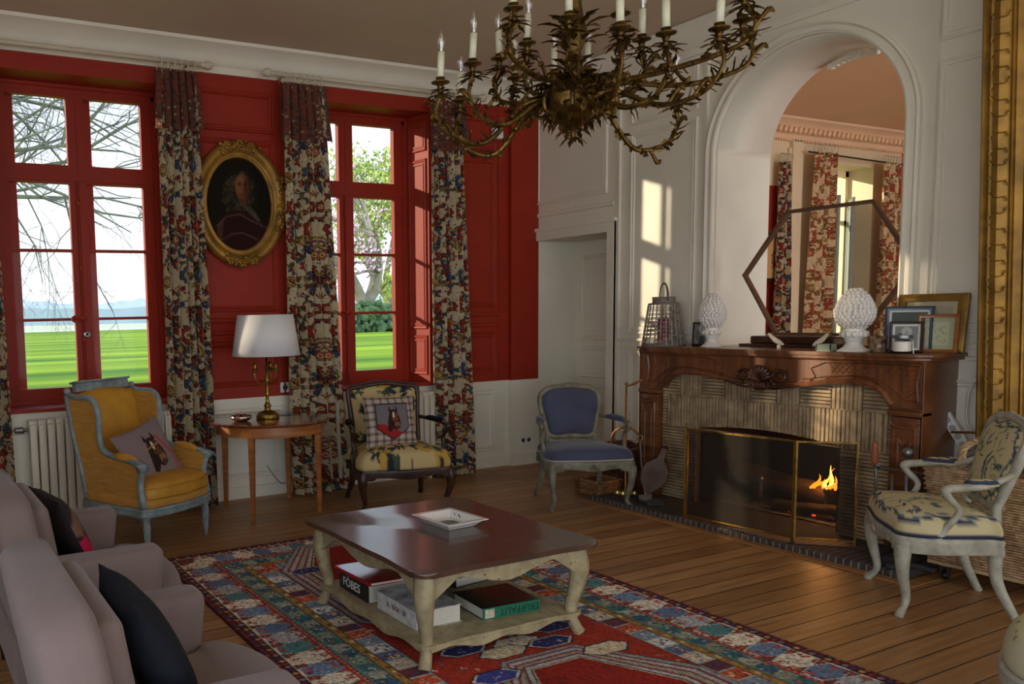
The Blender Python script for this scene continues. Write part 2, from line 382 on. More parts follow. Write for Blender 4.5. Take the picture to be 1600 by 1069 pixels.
MOLD = [(-.024, 0), (-.02, .010), (-.012, .016), (-.004, .014), (.002, .006), (.010, .006), (.016, .010), (.022, 0)]
def panel(bm, plane, c, a0, a1, z0, z1, up, prof=MOLD):
    mk = (lambda a, z: (a, c, z)) if plane == 'y' else (lambda a, z: (c, a, z))
    sweep(bm, [mk(a0, z0), mk(a1, z0), mk(a1, z1), mk(a0, z1)], prof, up=up, closed=True)
bm = B(); U = (0, -1, 0)
for a0, a1 in ((-3.37, -2.76), (-1.08, -.5), (-5.9, -5.15)):
    panel(bm, 'y', 0, a0, a1, 2.99, 3.27, U); panel(bm, 'y', 0, a0, a1, 1.56, 2.89, U); panel(bm, 'y', 0, a0, a1, .95, 1.28, U)
    for z in (1.37, 1.47): sweep(bm, [(a0-.13, 0, z), (a1+.08, 0, z)], [(-.02, 0), (-.012, .014), (.012, .014), (.02, 0)], up=U)
for x in (-3.47, -2.70, -.44): sweep(bm, [(x, 0, .84), (x, 0, 3.4)], [(-.012, 0), (-.008, .01), (.008, .01), (.012, 0)], up=U)
struct(obj('trim_4', bm, RED))
bm = B()
for a0, a1 in ((-3.4, -2.74), (-1.12, -.53), (-5.9, -5.1)): panel(bm, 'y', 0, a0, a1, .19, .73, U)
for x in (-4.3, -1.92): panel(bm, 'y', 0, x-.6, x+.6, .19, .7, U)
struct(obj('trim_5', bm, WHITE))
bm = B(); U = (-1, 0, 0)
panel(bm, 'x', 0, -.89, -.04, 2.52, 3.33, U)
for z in (2.40, 2.255): sweep(bm, [(0, -.99, z), (0, 0, z)], [(-.02, 0), (-.012, .02), (.012, .02), (.02, 0)], up=U)
panel(bm, 'x', 0, -1.79, -1.19, 1.30, 2.92, U); panel(bm, 'x', 0, -1.79, -1.19, 3.03, 3.36, U); panel(bm, 'x', 0, -1.5, -1.19, .30, 1.12, U)
panel(bm, 'x', 0, -4.45, -3.47, 1.35, 2.88, U); panel(bm, 'x', 0, -4.45, -3.47, 3.03, 3.36, U); panel(bm, 'x', 0, -4.45, -3.53, .30, 1.02, U)
panel(bm, 'x', 0, -5.9, -4.75, 1.35, 2.88, U)
for y0, y1 in ((-1.86, -1.035), (-6.2, -3.66)):
    for z, k in ((1.235, 1.), (1.165, .7), (1.33, .6)): sweep(bm, [(0, y0, z), (0, y1, z)], [(-.016, 0), (-.012, .018*k), (.008, .02*k), (.016, 0)], up=U)
for y in (-1.88, -1.04, -3.42): sweep(bm, [(0, y, .1), (0, y, 3.42)], [(-.02, 0), (-.016, .012), (.004, .012), (.008, .02), (.02, .02), (.024, 0)], up=U)
struct(obj('trim_6', bm, WHITE))
# door casing, deep doorway lining and panelled door
bm = B(); box(bm, -.03, 0, DY0-.085, DY0, 0, 2.245); box(bm, -.03, 0, DY0, DY1+.03, DZ, 2.245); box(bm, -.05, 0, DY0-.1, DY1+.03, 2.245, 2.275)
box(bm, -.035, 0, DY0-.085, DY0-.06, 0, 2.245); box(bm, -.03, 0, -.03, 0, 0, DZ); struct(obj('trim_7', bm, WHITE))
bm = B(); box(bm, .5, .55, DY0+.001, DY1-.001, .001, DZ-.001)
for z0, z1 in ((.2, .75), (.85, 1.12), (1.22, 2.0)): panel(bm, 'x', .5, DY0+.08, DY1-.1, z0, z1, (-1, 0, 0))
d = struct(obj('door_1', bm, WHITE)); bm = B(); lathe(bm, [(.0, 0), (.012, .005), (.012, .03), (.026, .04), (.03, .055), (.02, .07), (0, .074)], 16, M=Matrix.Translation((.5, -.84, 1.05)) @ Matrix.Rotation(-PI/2, 4, 'Y')); obj('door_knob', bm, BRASS, d, smooth=True)
# cornices
def cornice(name, pts, m, up=(0, 0, 1), s=1):
    bm = B(); P = [(0, 0), (.018, 0), (.022, .05), (.045, .07), (.05, .1), (.12*1.0, .17), (.16, .19), (.165, .215), (0, .215)]
    sweep(bm, [(x, y, 3.40) for x, y in pts], [(p[0]*s, p[1]) for p in P], up=up); struct(obj(name, bm, m, auto=40))
cornice('trim_8', [(XW, 0), (-.0, 0), (0, YS)], WHITE)
cornice('trim_9', [(TH, 0), (6.0, 0), (6.0, -8)], PEACH)
# baseboards
bm = B(); box(bm, XW, -.33, -.02, 0, 0, .1, bev=.004); box(bm, -.33, -.0, -.068, -.05, 0, .12, bev=.004); struct(obj('baseboard_north', bm, WHITE))
bm = B(); box(bm, -.025, 0, -1.585, DY0-.086, 0, .16, bev=.004); box(bm, -.025, 0, YS, -3.63, 0, .16, bev=.004); struct(obj('baseboard_east', bm, WHITE))

# ------------------------------------------------------------------ windows
def window(n, x0, x1, red=RED, depth=.29, deco=True):
    """front opening x0..x1 at y=0, frame at y=depth"""
    a, b = x0+.05, x1-.05; c = (a+b)/2; y0, y1 = depth, depth+.07
    w = struct(thing('window_%d' % n, None, None, (c, y0, Z0))); w['kind'] = 'structure'
    def T(bm):
        bmesh.ops.translate(bm, vec=(-c, -y0, -Z0), verts=bm.verts[:]); return bm
    fw = .055; zt0, zt1 = 2.565, 2.665
    bm = B(); box(bm, a, a+fw, y0, .45, Z0, Z1); box(bm, b-fw, b, y0, .45, Z0, Z1); box(bm, a, b, y0, .45, Z1-.06, Z1); box(bm, a, b, y0-.01, .45, Z0, Z0+.06)
    box(bm, c-.022, c+.022, y0+.01, y1-.01, zt0, Z1-.06); box(bm, a, b, y0-.006, y1, zt0, zt1-.05)
    sweep(bm, [(a, y0, Z0), (b, y0, Z0), (b, y0, Z1), (a, y0, Z1)], [(-.03, 0), (-.02, .012), (.03, .012), (.036, 0)], up=(0, -1, 0), closed=True)
    obj('window_frame', T(bm), red, w)
    # transom lights, casements, muntins
    for s in (0, 1):
        xa, xb = (a+fw, c) if s == 0 else (c, b-fw)
        pl, pr = ((a+.142, c-.067) if s == 0 else (c+.067, b-.142))
        for z0, z1, p0, p1, nm in ((Z0+.06, zt0, .98, 2.545, 'casement'), (zt1-.05, Z1-.06, 2.683, 3.19, 'transom_light')):
            bm = B(); e = .002
            box(bm, xa+e, pl, y0+.004, y1-.01, z0, z1); box(bm, pr, xb-e, y0+.004, y1-.01, z0, z1); box(bm, pl, pr, y0+.004, y1-.01, z0, p0); box(bm, pl, pr, y0+.004, y1-.01, p1, z1)
            if nm == 'casement':
                for z in (1.508, 2.037): box(bm, pl, pr, y0+.012, y1-.015, z-.011, z+.011)
            box(bm, pl-.001, pl+.068, y1+.04, y1+.055, p0-.02, p1+.02)  # added red strip standing in for the mullion's reflection in the glass
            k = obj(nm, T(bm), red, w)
            bm = B(); box(bm, pl-.01, pr+.01, y0+.035, y0+.038, p0-.01, p1+.01); obj('pane', T(bm), GLASS, k)
    bm = B(); tube(bm, [(c-.012, y0-.012, Z0+.08), (c-.012, y0-.012, 2.56)], .008, 8)
    for z in (1.0, 1.35, 1.9, 2.4): box(bm, c-.03, c+.006, y0-.02, y0, z-.012, z+.012, bev=.004)
    obj('cremone_rod', T(bm), red, w)
    bm = B(); lathe(bm, [(0, 0), (.02, .004), (.02, .03), (0, .034)], 14, M=Matrix.Translation((c-.012, y0-.02, 1.51)) @ Matrix.Rotation(PI/2, 4, 'X'))
    tube(bm, [(c-.012, y0-.045, 1.51), (c-.05, y0-.05, 1.515), (c-.075, y0-.045, 1.53), (c-.1, y0-.045, 1.515), (c-.085, y0-.045, 1.49), (c-.05, y0-.048, 1.5)], [.009, .008, .009, .011, .009, .005], 8, smooth_n=16)
    obj('window_handle', T(bm), red, w, smooth=True)
    # folded shutters lining the reveal
    for s in (-1, 1):
        xf, xi = (x0, a) if s < 0 else (x1, b)
        L = math.hypot(xf-xi, y0); ang = math.atan2(y0, (xi-xf))
        M = Matrix.Translation((xf, 0, 0)) @ Matrix.Rotation(ang, 4, 'Z')
        bm = B(); box(bm, .0, L, -.012, .012, Z0+.03, Z1-.003)
        for z0, z1 in ((.95, 1.27), (1.37, 2.86), (2.97, 3.20)):
            for k, (u0, u1) in enumerate(((.045, L-.055),)):
                sweep(bm, [(u0, s*.012, z0), (u1, s*.012, z0), (u1, s*.012, z1), (u0, s*.012, z1)], [(-.022, 0), (-.02, .008), (-.012, .014), (.0, .012), (.006, .004), (.014, .004), (.018, .01), (.03, .01), (.034, 0)], up=(0, s, 0), closed=True)
        bmesh.ops.transform(bm, matrix=M, verts=bm.verts[:])
        obj('shutter', T(bm), red, w)
    bm = B(); box(bm, x0-.045, x1+.045, -.03, y0+.01, Z0-.0, Z0+.028, bev=.006); obj('window_sill', T(bm), red, w)
    return w
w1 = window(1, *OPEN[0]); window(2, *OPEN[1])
bm = B(); tube(bm, [(0, -.05, .66), (.005, -.055, .58)], .0015, 5); lathe(bm, [(.008, 0), (.022, 0), (.026, .004), (.022, .008), (.008, .008), (.006, .004), (.008, 0)], 18, M=Matrix.Translation((.006, -.052, .555)) @ Matrix.Rotation(PI/2, 4, 'X')); obj('hanging_ring', bm, STEEL, w1, smooth=True)

# ------------------------------------------------------------------ the neighbouring salon seen through the arch
FO = (4.30, 5.42)
bm = B()
for a, b in ((.6, FO[0]), (FO[1], 6.0)): box(bm, a, b, 0, .45, 0, ZC)
box(bm, *FO, 0, .45, 0, .5); box(bm, *FO, 0, .45, 3.17, ZC); struct(obj('wall_far_north', bm, CREAM))
bm = B(); box(bm, 6.0, 6.3, -8, .45, 0, ZC); struct(obj('wall_far_east', bm, TERRA))
w = thing('window_3', None, None, (FO[0], .3, .5)); struct(w)
bm = B(); box(bm, 0, 1.12, 0, .06, 0, .07); box(bm, 0, 1.12, 0, .06, 2.6, 2.67); box(bm, 0, .06, 0, .06, 0, 2.67); box(bm, 1.06, 1.12, 0, .06, 0, 2.67); box(bm, .52, .6, 0, .06, 0, 2.67); box(bm, 0, 1.12, 0, .05, 2.0, 2.05); box(bm, 0, 1.12, .01, .04, 1.0, 1.03)
obj('window_frame', bm, CREAM, w)
bm = B(); box(bm, .03, 1.09, .03, .033, .03, 2.65); obj('pane', bm, GLASS, w)
for k, (p, q) in enumerate((((.46, -.02), (.36, -.36)), ((1.12, -.02), (.74, -.30)))):
    bm = B(); L = math.hypot(q[0]-p[0], q[1]-p[1]); box(bm, 0, L, -.015, .015, .02, 2.3)
    for z0, z1 in ((.1, .9), (1.0, 2.2)): sweep(bm, [(.05, -.015, z0), (L-.05, -.015, z0), (L-.05, -.015, z1), (.05, -.015, z1)], MOLD, up=(0, -1, 0), closed=True)
    bmesh.ops.transform(bm, matrix=Matrix.Translation((*p, 0)) @ Matrix.Rotation(math.atan2(q[1]-p[1], q[0]-p[0]), 4, 'Z'), verts=bm.verts[:]); obj('shutter', bm, GREY, w)
bm = B(); box(bm, 3.78, 3.96, -.05, 0, 0, 3.4); box(bm, 3.74, 3.78, -.03, 0, 0, 3.3); struct(obj('trim_10', bm, CREAM))
bm = B()
for i in range(60):
    x = .8+i*.088; box(bm, x, x+.05, -.12, -.06, 3.46, 3.53, bev=.012, M=Matrix.Translation((x, 0, 3.5)) @ Matrix.Rotation(.5, 4, 'Y') @ Matrix.Translation((-x, 0, -3.5)))
for i in range(110): x = .8+i*.047; box(bm, x, x+.024, -.05, -.02, 3.37, 3.395)
struct(obj('trim_11', bm, PEACH))
bm = B(); box(bm, 2.6, 3.72, -.012, 0, .9, 2.86); struct(obj('trim_12', bm, RED))
# ------------------------------------------------------------------ fireplace
MZ = 1.20                                                   # mantel top
fp = thing('fireplace', 'carved walnut chimneypiece with a shell on its curved frieze, around ribbed thin brickwork', 'fireplace', (-.17, AY, .036))
def F(bm): bmesh.ops.translate(bm, vec=(.17, -AY, -.036), verts=bm.verts[:]); return bm
FL, FR = -1.60, -3.61
bm = B(); out = [(0, FL+.05), (-.30, FL+.05), (-.35, FL+.03), (-.385, FL-.03), (-.385, FL-.2), (-.375, AY+.5), (-.39, AY), (-.375, AY-.5), (-.385, FR+.2), (-.385, FR+.03), (-.35, FR-.03), (-.30, FR-.05), (0, FR-.05)]
prism(bm, out, 'z', MZ-.022, MZ, bev=.006); out2 = [(x*.97, AY+(y-AY)*.985) for x, y in out]; prism(bm, out2, 'z', MZ-.042, MZ-.022, bev=.004)
obj('mantel_shelf', F(bm), WALNUTH, fp, auto=40)
def und(y):
    u = abs(y-AY)/1.0; T = [(0, .955), (.1, .955), (.2, .958), (.3, .975), (.45, .998), (.58, 1.008), (.68, 1.0), (.74, .975), (.775, .94), (.8, .895), (.83, .88), (1.1, .88)]
    for (a, p), (b, q) in zip(T, T[1:]):
        if a <= u <= b: t = (u-a)/(b-a); t = t*t*(3-2*t) if .7 > u else t; return p+(q-p)*t
    return .88
bm = B(); ys = np.linspace(FL, FR, 90); low = [(y, und(y)) for y in ys]
prism(bm, [(FL-.003, 1.158)]+[(min(FL-.003, max(FR+.003, y)), z) for y, z in low]+[(FR+.003, 1.158)], 'x', -.34, -.27)
sweep(bm, [(-.34, y, z) for y, z in [(y, und(y)) for y in np.linspace(FL-.17, FR+.17, 80)]], [(-.034, 0), (-.03, .012), (-.014, .022), (.0, .02), (.004, .0)], up=(-1, 0, 0))
sweep(bm, [(-.34, y, z+.045) for y, z in [(y, und(y)) for y in np.linspace(FL-.19, AY+.28, 40)]], [(-.005, 0), (-.002, .006), (.005, 0)], up=(-1, 0, 0))
sweep(bm, [(-.34, y, z+.045) for y, z in [(y, und(y)) for y in np.linspace(AY-.28, FR+.19, 40)]], [(-.005, 0), (-.002, .006), (.005, 0)], up=(-1, 0, 0))
for s in (1, -1):                                                       # incised cartouches with lattice
    yy = lambda u: AY+s*u
    P = [(yy(.30), .985), (yy(.36), 1.04), (yy(.33), 1.09), (yy(.42), 1.13), (yy(.70), 1.135), (yy(.96), 1.13), (yy(.945), 1.03), (yy(.955), .93), (yy(.90), .925), (yy(.83), .985), (yy(.74), 1.045), (yy(.60), 1.06), (yy(.45), 1.04), (yy(.38), 1.01)]
    sweep(bm, [(-.34, a, b) for a, b in P], [(-.006, -.002), (0, .008), (.006, -.002)], up=(-1, 0, 0), closed=True)
    for k in range(14):
        a0 = .46+.035*k
        for d in (.05, -.05):
            p = [(a0, 1.07), (a0+d, 1.125)] 
            if .42 < a0+d < .94: tube(bm, [(-.341, yy(u), z) for u, z in p], .0032, 4)
    for k in range(6): tube(bm, [(-.341, yy(.90), .95+.03*k), (-.341, yy(.94), .98+.025*k)], .0032, 4)
sweep(bm, [(-.34, FL, 1.155), (-.34, FR, 1.155)], [(-.012, 0), (-.006, .02), (.008, .012), (.012, 0)], up=(-1, 0, 0))
box(bm, -.345, -.0, FR-.006, FR+.0, .036, 1.163, bev=.003); box(bm, -.345, 0, FL, FL+.006, .036, 1.163, bev=.003)
obj('frieze', F(bm), WALNUTH, fp, auto=35)
for s, y0 in ((1, FL), (-1, FR)):
    y1 = y0-s*.175; bm = B(); a, b = min(y0, y1), max(y0, y1); m = (a+b)/2
    box(bm, -.35, -.25, a, b, .03, .20, bev=.008); box(bm, -.345, -.27, a+.008, b-.008, .2, .83, bev=.006)
    box(bm, -.358, -.25, a-.006, b+.006, .835, .87, bev=.01); box(bm, -.352, -.26, a, b, .87, .885, bev=.004)
    pts = [(-.345, m+.06*math.cos(t), .76-.035*abs(math.sin(t))) for t in np.linspace(0, PI, 12)]
    sweep(bm, [(-.345, a+.03, .25), (-.345, b-.03, .25), (-.345, b-.03, .76)]+[(-.345, m+(b-.03-m)*math.cos(t), .76+.03*math.sin(t)) for t in np.linspace(.2, PI-.2, 9)]+[(-.345, a+.03, .76)], [(-.008, 0), (-.003, .010), (.003, .010), (.008, 0)], up=(-1, 0, 0), closed=True)
    sweep(bm, [(-.345, a+.055, .28), (-.345, b-.055, .28), (-.345, b-.055, .70), (-.345, m, .66), (-.345, a+.055, .70)], [(-.006, 0), (0, .007), (.006, 0)], up=(-1, 0, 0), closed=True)
    tube(bm, [(-.352, m+.075*math.cos(t), .80-.03*math.sin(t)) for t in np.linspace(0, PI, 12)], .008, 6)
    obj('pilaster', F(bm), WALNUT, fp, auto=35)
# carved shell with two scrolls
bm = B()
for k in range(9):
    a = PI*(.08+.84*k/8); L = .078+.012*math.sin(a)
    tube(bm, [(-.352, AY, .985), (-.385, AY+L*.6*math.cos(a), 1.0+L*.6*math.sin(a)), (-.372, AY+L*math.cos(a), 1.005+L*math.sin(a))], [.007, .017, .013], 8, smooth_n=6)
lathe(bm, [(0, -.03), (.04, -.02), (.055, 0), (.04, .02), (0, .028)], 14, M=Matrix.Translation((-.36, AY, .955)) @ Matrix.Diagonal((.6, 1, 1, 1)))
for k in range(5): tube(bm, [(-.385, AY-.04+.02*k, .985), (-.375, AY-.03+.015*k, .925)], [.008, .004], 6)
for s in (1, -1):
    pts = [(-.362+.01*math.sin(t), AY+s*(.135-.055*(1-t/9)*math.cos(t)), 1.02+.05*(1-t/9)*math.sin(t)) for t in np.linspace(-1.2, 6.0, 26)]
    tube(bm, pts, [.014, .013, .009, .012], 8)
    tube(bm, [(-.36, AY+s*.045, .985), (-.372, AY+s*.09, .955), (-.366, AY+s*.17, .962), (-.358, AY+s*.27, .975)], [.012, .018, .014, .005], 8, smooth_n=14)
    for k in range(4): tube(bm, [(-.37, AY+s*(.055+.012*k), .99+.012*k), (-.392, AY+s*(.085+.012*k), .975+.012*k)], .006, 6)
obj('shell_ornament', F(bm), WALNUTD, fp, smooth=True)
# brick surround: stacked and upright thin bricks
random.seed(4)
def sootcol(): pass
BRK = mat('thin_buff_brick', (182, 158, 124), .9, rgb2=(134, 114, 88), vscale=9, bump=.5, bscale=70)
n = BRK.node_tree; p = n.nodes['Principled BSDF']; L = n.links.new
t = n.nodes.new('ShaderNodeTexCoord'); mp = n.nodes.new('ShaderNodeMapping'); mp.inputs['Location'].default_value = (0, -.22, -.60); mp.inputs['Scale'].default_value = (1, 2.6, 5.5)
gr = n.nodes.new('ShaderNodeTexGradient'); gr.gradient_type = 'SPHERICAL'; no = n.nodes.new('ShaderNodeTexNoise'); no.inputs['Scale'].default_value = 8
L(t.outputs['Object'], mp.inputs[0]); L(mp.outputs[0], gr.inputs[0]); L(t.outputs['Object'], no.inputs['Vector'])
mm = n.nodes.new('ShaderNodeMath'); mm.operation = 'MULTIPLY'; L(gr.outputs['Fac'], mm.inputs[0]); L(no.outputs['Fac'], mm.inputs[1])
r = n.nodes.new('ShaderNodeValToRGB'); r.color_ramp.elements[0].position = .06; r.color_ramp.elements[0].color = (1, 1, 1, 1); r.color_ramp.elements[1].position = .42; r.color_ramp.elements[1].color = (.10, .09, .08, 1); L(mm.outputs[0], r.inputs[0])
mx = n.nodes.new('ShaderNodeMix'); mx.data_type = 'RGBA'; mx.blend_type = 'MULTIPLY'; mx.inputs['Factor'].default_value = 1
src = p.inputs['Base Color'].links[0].from_socket; L(src, mx.inputs['A']); L(r.outputs[0], mx.inputs['B']); L(mx.outputs['Result'], p.inputs['Base Color'])
def lintel(y): return .60+.04*math.cos((y-(FY0+FY1)/2)/.52*PI/2) if FY0 < y < FY1 else 0
def upright(bm, y0, y1, z0f, z1):
    k = int(round((y1-y0)/.0245)); w = (y1-y0)/k
    for i in range(k):
        a = y0+i*w; z0 = z0f(a+w/2) if callable(z0f) else z0f; j = random.uniform(-.0025, .0025)
        box(bm, -.285+random.uniform(-.004, .004), -.24, a+.003+j, a+w-.003+j, z0+.004, z1-.004, bev=.003)
def stacked(bm, y0, y1, z0, z1):
    k = max(1, int(round((z1-z0)/.0235))); h = (z1-z0)/k
    for i in range(k):
        z = z0+i*h; box(bm, -.285+random.uniform(-.004, .004), -.24, y0+.004+random.uniform(0, .004), y1-.004-random.uniform(0, .004), z+.003, z+h-.003, bev=.003)
def yfit(seq, y0): return y0
bm = B(); a, b = FR+.165, FL-.165
widths = [.16, .17, .19, .18, .19, .15, .20, .175, .19]; tot = sum(widths); y = b
for i, wd in enumerate(widths):
    wd *= (b-a)/tot
    (stacked if i % 2 == 0 else upright)(bm, y-wd, y, .835, 1.0); y -= wd
upright(bm, a+.05, b-.05, lambda q: max(.60, lintel(q)) if FY0 < q < FY1 else .585, .835)
stacked(bm, a, a+.05, .6, .835); stacked(bm, b-.05, b, .6, .835)
for z in np.arange(.036, .58, .145):
    for (p0, p1) in ((a, FY0-.0), (FY1+.0, b)): stacked(bm, p0, p1, z, min(z+.145, .585))
for z in (.835, .594): box(bm, -.275, -.24, a, b, z-.003, z+.003)
obj('brick_surround', F(bm), BRK, fp)
bm = B()                                                     # mortar bed behind the bricks, throat and soot-black firebox
box(bm, -.262, -.02, FY1, FL-.03, .036, 1.12); box(bm, -.262, -.02, FR+.03, FY0, .036, 1.12); box(bm, -.262, -.02, FY0, FY1, .65, 1.12)
obj('mortar_bed', F(bm), mat('buff_mortar', (120, 104, 80), .95, var=.2, vscale=20, bump=.5), fp)
bm = B(); e = .002
box(bm, -.24, .44, FY0-.0+e, FY0+.03, .036, FZ-.01); box(bm, -.24, .44, FY1-.03, FY1-e, .036, FZ-.01); box(bm, .40, .44, FY0+e, FY1-e, .036, FZ-.01); box(bm, -.24, .44, FY0+e, FY1-e, FZ-.04, FZ-.01)
obj('firebox', F(bm), SOOT, fp)
bm = B(); box(bm, -.765, .44, -3.755, -1.53, 0.001, .036)
HT = brickmat('hearth_tile', (66, 58, 56), (48, 44, 46), (96, 88, 80), .30, .045, .004, rot=(0, 0, 0)); hearth = obj('hearth', F(bm), HT, fp)
bm = B()
y = -3.755
while y < -1.535:
    for xx in (-.775,): box(bm, xx, xx+.04, y+.006, y+.037, .002, .041, bev=.003)
    y += .0425
x = -.73
while x < -.06: box(bm, x, x+.036, -3.765, -3.73, .002, .041, bev=.003); x += .0425
obj('hearth_edge', F(bm), mat('hearth_edge_brick', (84, 74, 68), .85, rgb2=(52, 46, 46), vscale=18, bump=.4), fp)
bm = B(); box(bm, -.768, -.735, -3.755, -1.53, .001, .037); obj('edge_mortar', F(bm), mat('pale_mortar', (150, 140, 124), .9, var=.2, vscale=30), fp)
bm = B(); box(bm, -.845, -.777, -3.86, -1.47, 0, .006, bev=.002); box(bm, -.777, -.05, -3.86, -3.79, 0, .006, bev=.002); struct(obj('trim_13', bm, mat('oak_border', (176, 124, 72), .4, var=.15, vscale=10, stretch=(3, 1, 1))))

# ------------------------------------------------------------------ fire, logs, screen
lg = MAT_LOG = mat('charred_log', (96, 78, 58), .95, rgb2=(34, 28, 24), vscale=7, stretch=(2, .6, 2), bump=.8, bscale=25)
def log(p0, p1, r, label):
    bm = B(); a, b = Vector(p0), Vector(p1); pts = [a.lerp(b, k/8)+Vector((random.uniform(-1, 1), 0, random.uniform(-1, 1)))*.006 for k in range(9)]
    tube(bm, pts, [r*random.uniform(.92, 1.06) for _ in range(6)], 12); o = obj('log', bm, lg, auto=50); tag(o, label, 'log', 'logs burning in the fireplace'); return o
log((.12, -2.16, .245), (.10, -2.86, .17), .085, 'thickest split log lying across the firebox, pale bark up')
log((.30, -2.3, .115), (.31, -2.95, .115), .06, 'charred log under and behind the big split log')
log((-.06, -2.55, .085), (-.02, -2.98, .12), .04, 'small log end below the flame, ends glowing')
an = None
for yy, lb in ((-2.4, 'left black iron firedog standing behind the mesh screen'), (-2.88, 'right black iron firedog standing below the flames')):
    an = thing('firedog', lb, 'firedog', (.02, yy, .036), 0, 'iron firedogs in the hearth')
    bm = B(); box(bm, -.02, .34, -.012, .012, .055, .075); box(bm, .30, .325, -.012, .012, 0, .06)
    for s in (-1, 1): tube(bm, [(-.02, s*.08, .008), (-.02, s*.06, .04), (-.02, 0, .07)], .010, 6, smooth_n=6)
    obj('bar', bm, BLACK, an)
    bm = B(); lathe(bm, [(.014, .06), (.010, .1), (.018, .14), (.009, .17), (.024, .2), (.022, .22), (0, .235)], 12, c=(-.02, 0, 0)); obj('finial', bm, STEEL, an, smooth=True)
FLM = emat('flame', (255, 120, 22), 5.5); FLM2 = emat('flame_core', (255, 176, 66), 9.0); EMB = emat('ember', (255, 66, 20), 3.0)
fl = thing('flame', 'orange flames licking up from the right end of the logs', 'fire', (.02, -2.86, .25))
random.seed(11)
for i in range(9):
    y = -.07+.02*i+random.uniform(-.012, .012); h = random.uniform(.09, .2)*(1.25-abs(i-3)/7); x = random.uniform(-.03, .05)
    pts = [(x+random.uniform(-.01, .01), y+.0-.05*t+.018*math.sin(5*t+i), -.01+h*t+.04*(-y)) for t in np.linspace(0, 1, 8)]
    bm = B(); tube(bm, pts, [.007, .012, .011, .008, .004, .001], 8); obj('tongue', bm, FLM2 if i in (3, 5) else FLM, fl, smooth=True)
bm = B()
for k in range(16):
    yy = random.uniform(-.1, .42); bmesh.ops.create_icosphere(bm, subdivisions=1, radius=random.uniform(.004, .011), matrix=Matrix.Translation((random.uniform(-.08, .1), yy, random.uniform(-.19, -.15))))
tag(obj('embers', bm, EMB), 'glowing red embers scattered in the ash under the logs', 'embers', kind='stuff').location = (.02, -2.86, .25)
bm = B(); bmesh.ops.create_grid(bm, x_segments=30, y_segments=40, size=.5)
for v in bm.verts: v.co = Vector((v.co.x*.5, v.co.y*.9, .022*math.exp(-((v.co.x*2.2)**2+(v.co.y*2)**2)*1.5)+random.uniform(0, .008)))
o = tag(obj('ash', bm, mat('grey_ash', (120, 114, 108), 1, var=.4, vscale=20)), 'grey ash bed on the hearth under the burning logs', 'ash', kind='stuff'); o.location = (.12, -2.6, .038)
ld = bpy.data.lights.new('fire_glow', 'POINT'); ld.energy = 6; ld.color = (1, .42, .12); ld.shadow_soft_size = .08; lo = bpy.data.objects.new('fire_glow', ld); scene.collection.objects.link(lo); lo.location = (-.02, -2.88, .33)
def mesh_shader():
    m = bpy.data.materials.new('fine_wire_mesh'); m.use_nodes = True; n = m.node_tree; n.nodes.clear()
    o = n.nodes.new('ShaderNodeOutputMaterial'); t = n.nodes.new('ShaderNodeBsdfTransparent'); g = n.nodes.new('ShaderNodeBsdfPrincipled'); x = n.nodes.new('ShaderNodeMixShader')
    g.inputs['Base Color'].default_value = (.03, .024, .018, 1); g.inputs['Roughness'].default_value = .85; g.inputs['Specular IOR Level'].default_value = .2; x.inputs[0].default_value = .5
    n.links.new(t.outputs[0], x.inputs[1]); n.links.new(g.outputs[0], x.inputs[2]); n.links.new(x.outputs[0], o.inputs[0]); return m
WIRE = mesh_shader()
sc = thing('fire_screen', 'folding brass-framed mesh fire screen standing in front of the hearth opening', 'fire screen', (-.66, -2.8, .036))
P = [(-.745, -2.37), (-.667, -3.09), (-.44, -3.33)]
PP = [(-.50, -2.16)]+P
for (xa, ya), (xb, yb) in zip(PP, PP[1:]):
    L = math.hypot(xb-xa, yb-ya); M = Matrix.Translation((xa+.66, ya+2.8, 0)) @ Matrix.Rotation(math.atan2(yb-ya, xb-xa), 4, 'Z')
    bm = B()
    for z in (.024, .626): box(bm, 0, L, -.004, .004, z-.005, z+.005)
    for u in (.006, L-.006): box(bm, u-.006, u+.006, -.005, .005, 0, .632)
    bmesh.ops.transform(bm, matrix=M, verts=bm.verts[:]); f = obj('screen_frame', bm, BRASS, sc)
    bm = B(); box(bm, .008, L-.008, -.001, .001, .028, .622); bmesh.ops.transform(bm, matrix=M, verts=bm.verts[:]); obj('wire_mesh', bm, WIRE, f)

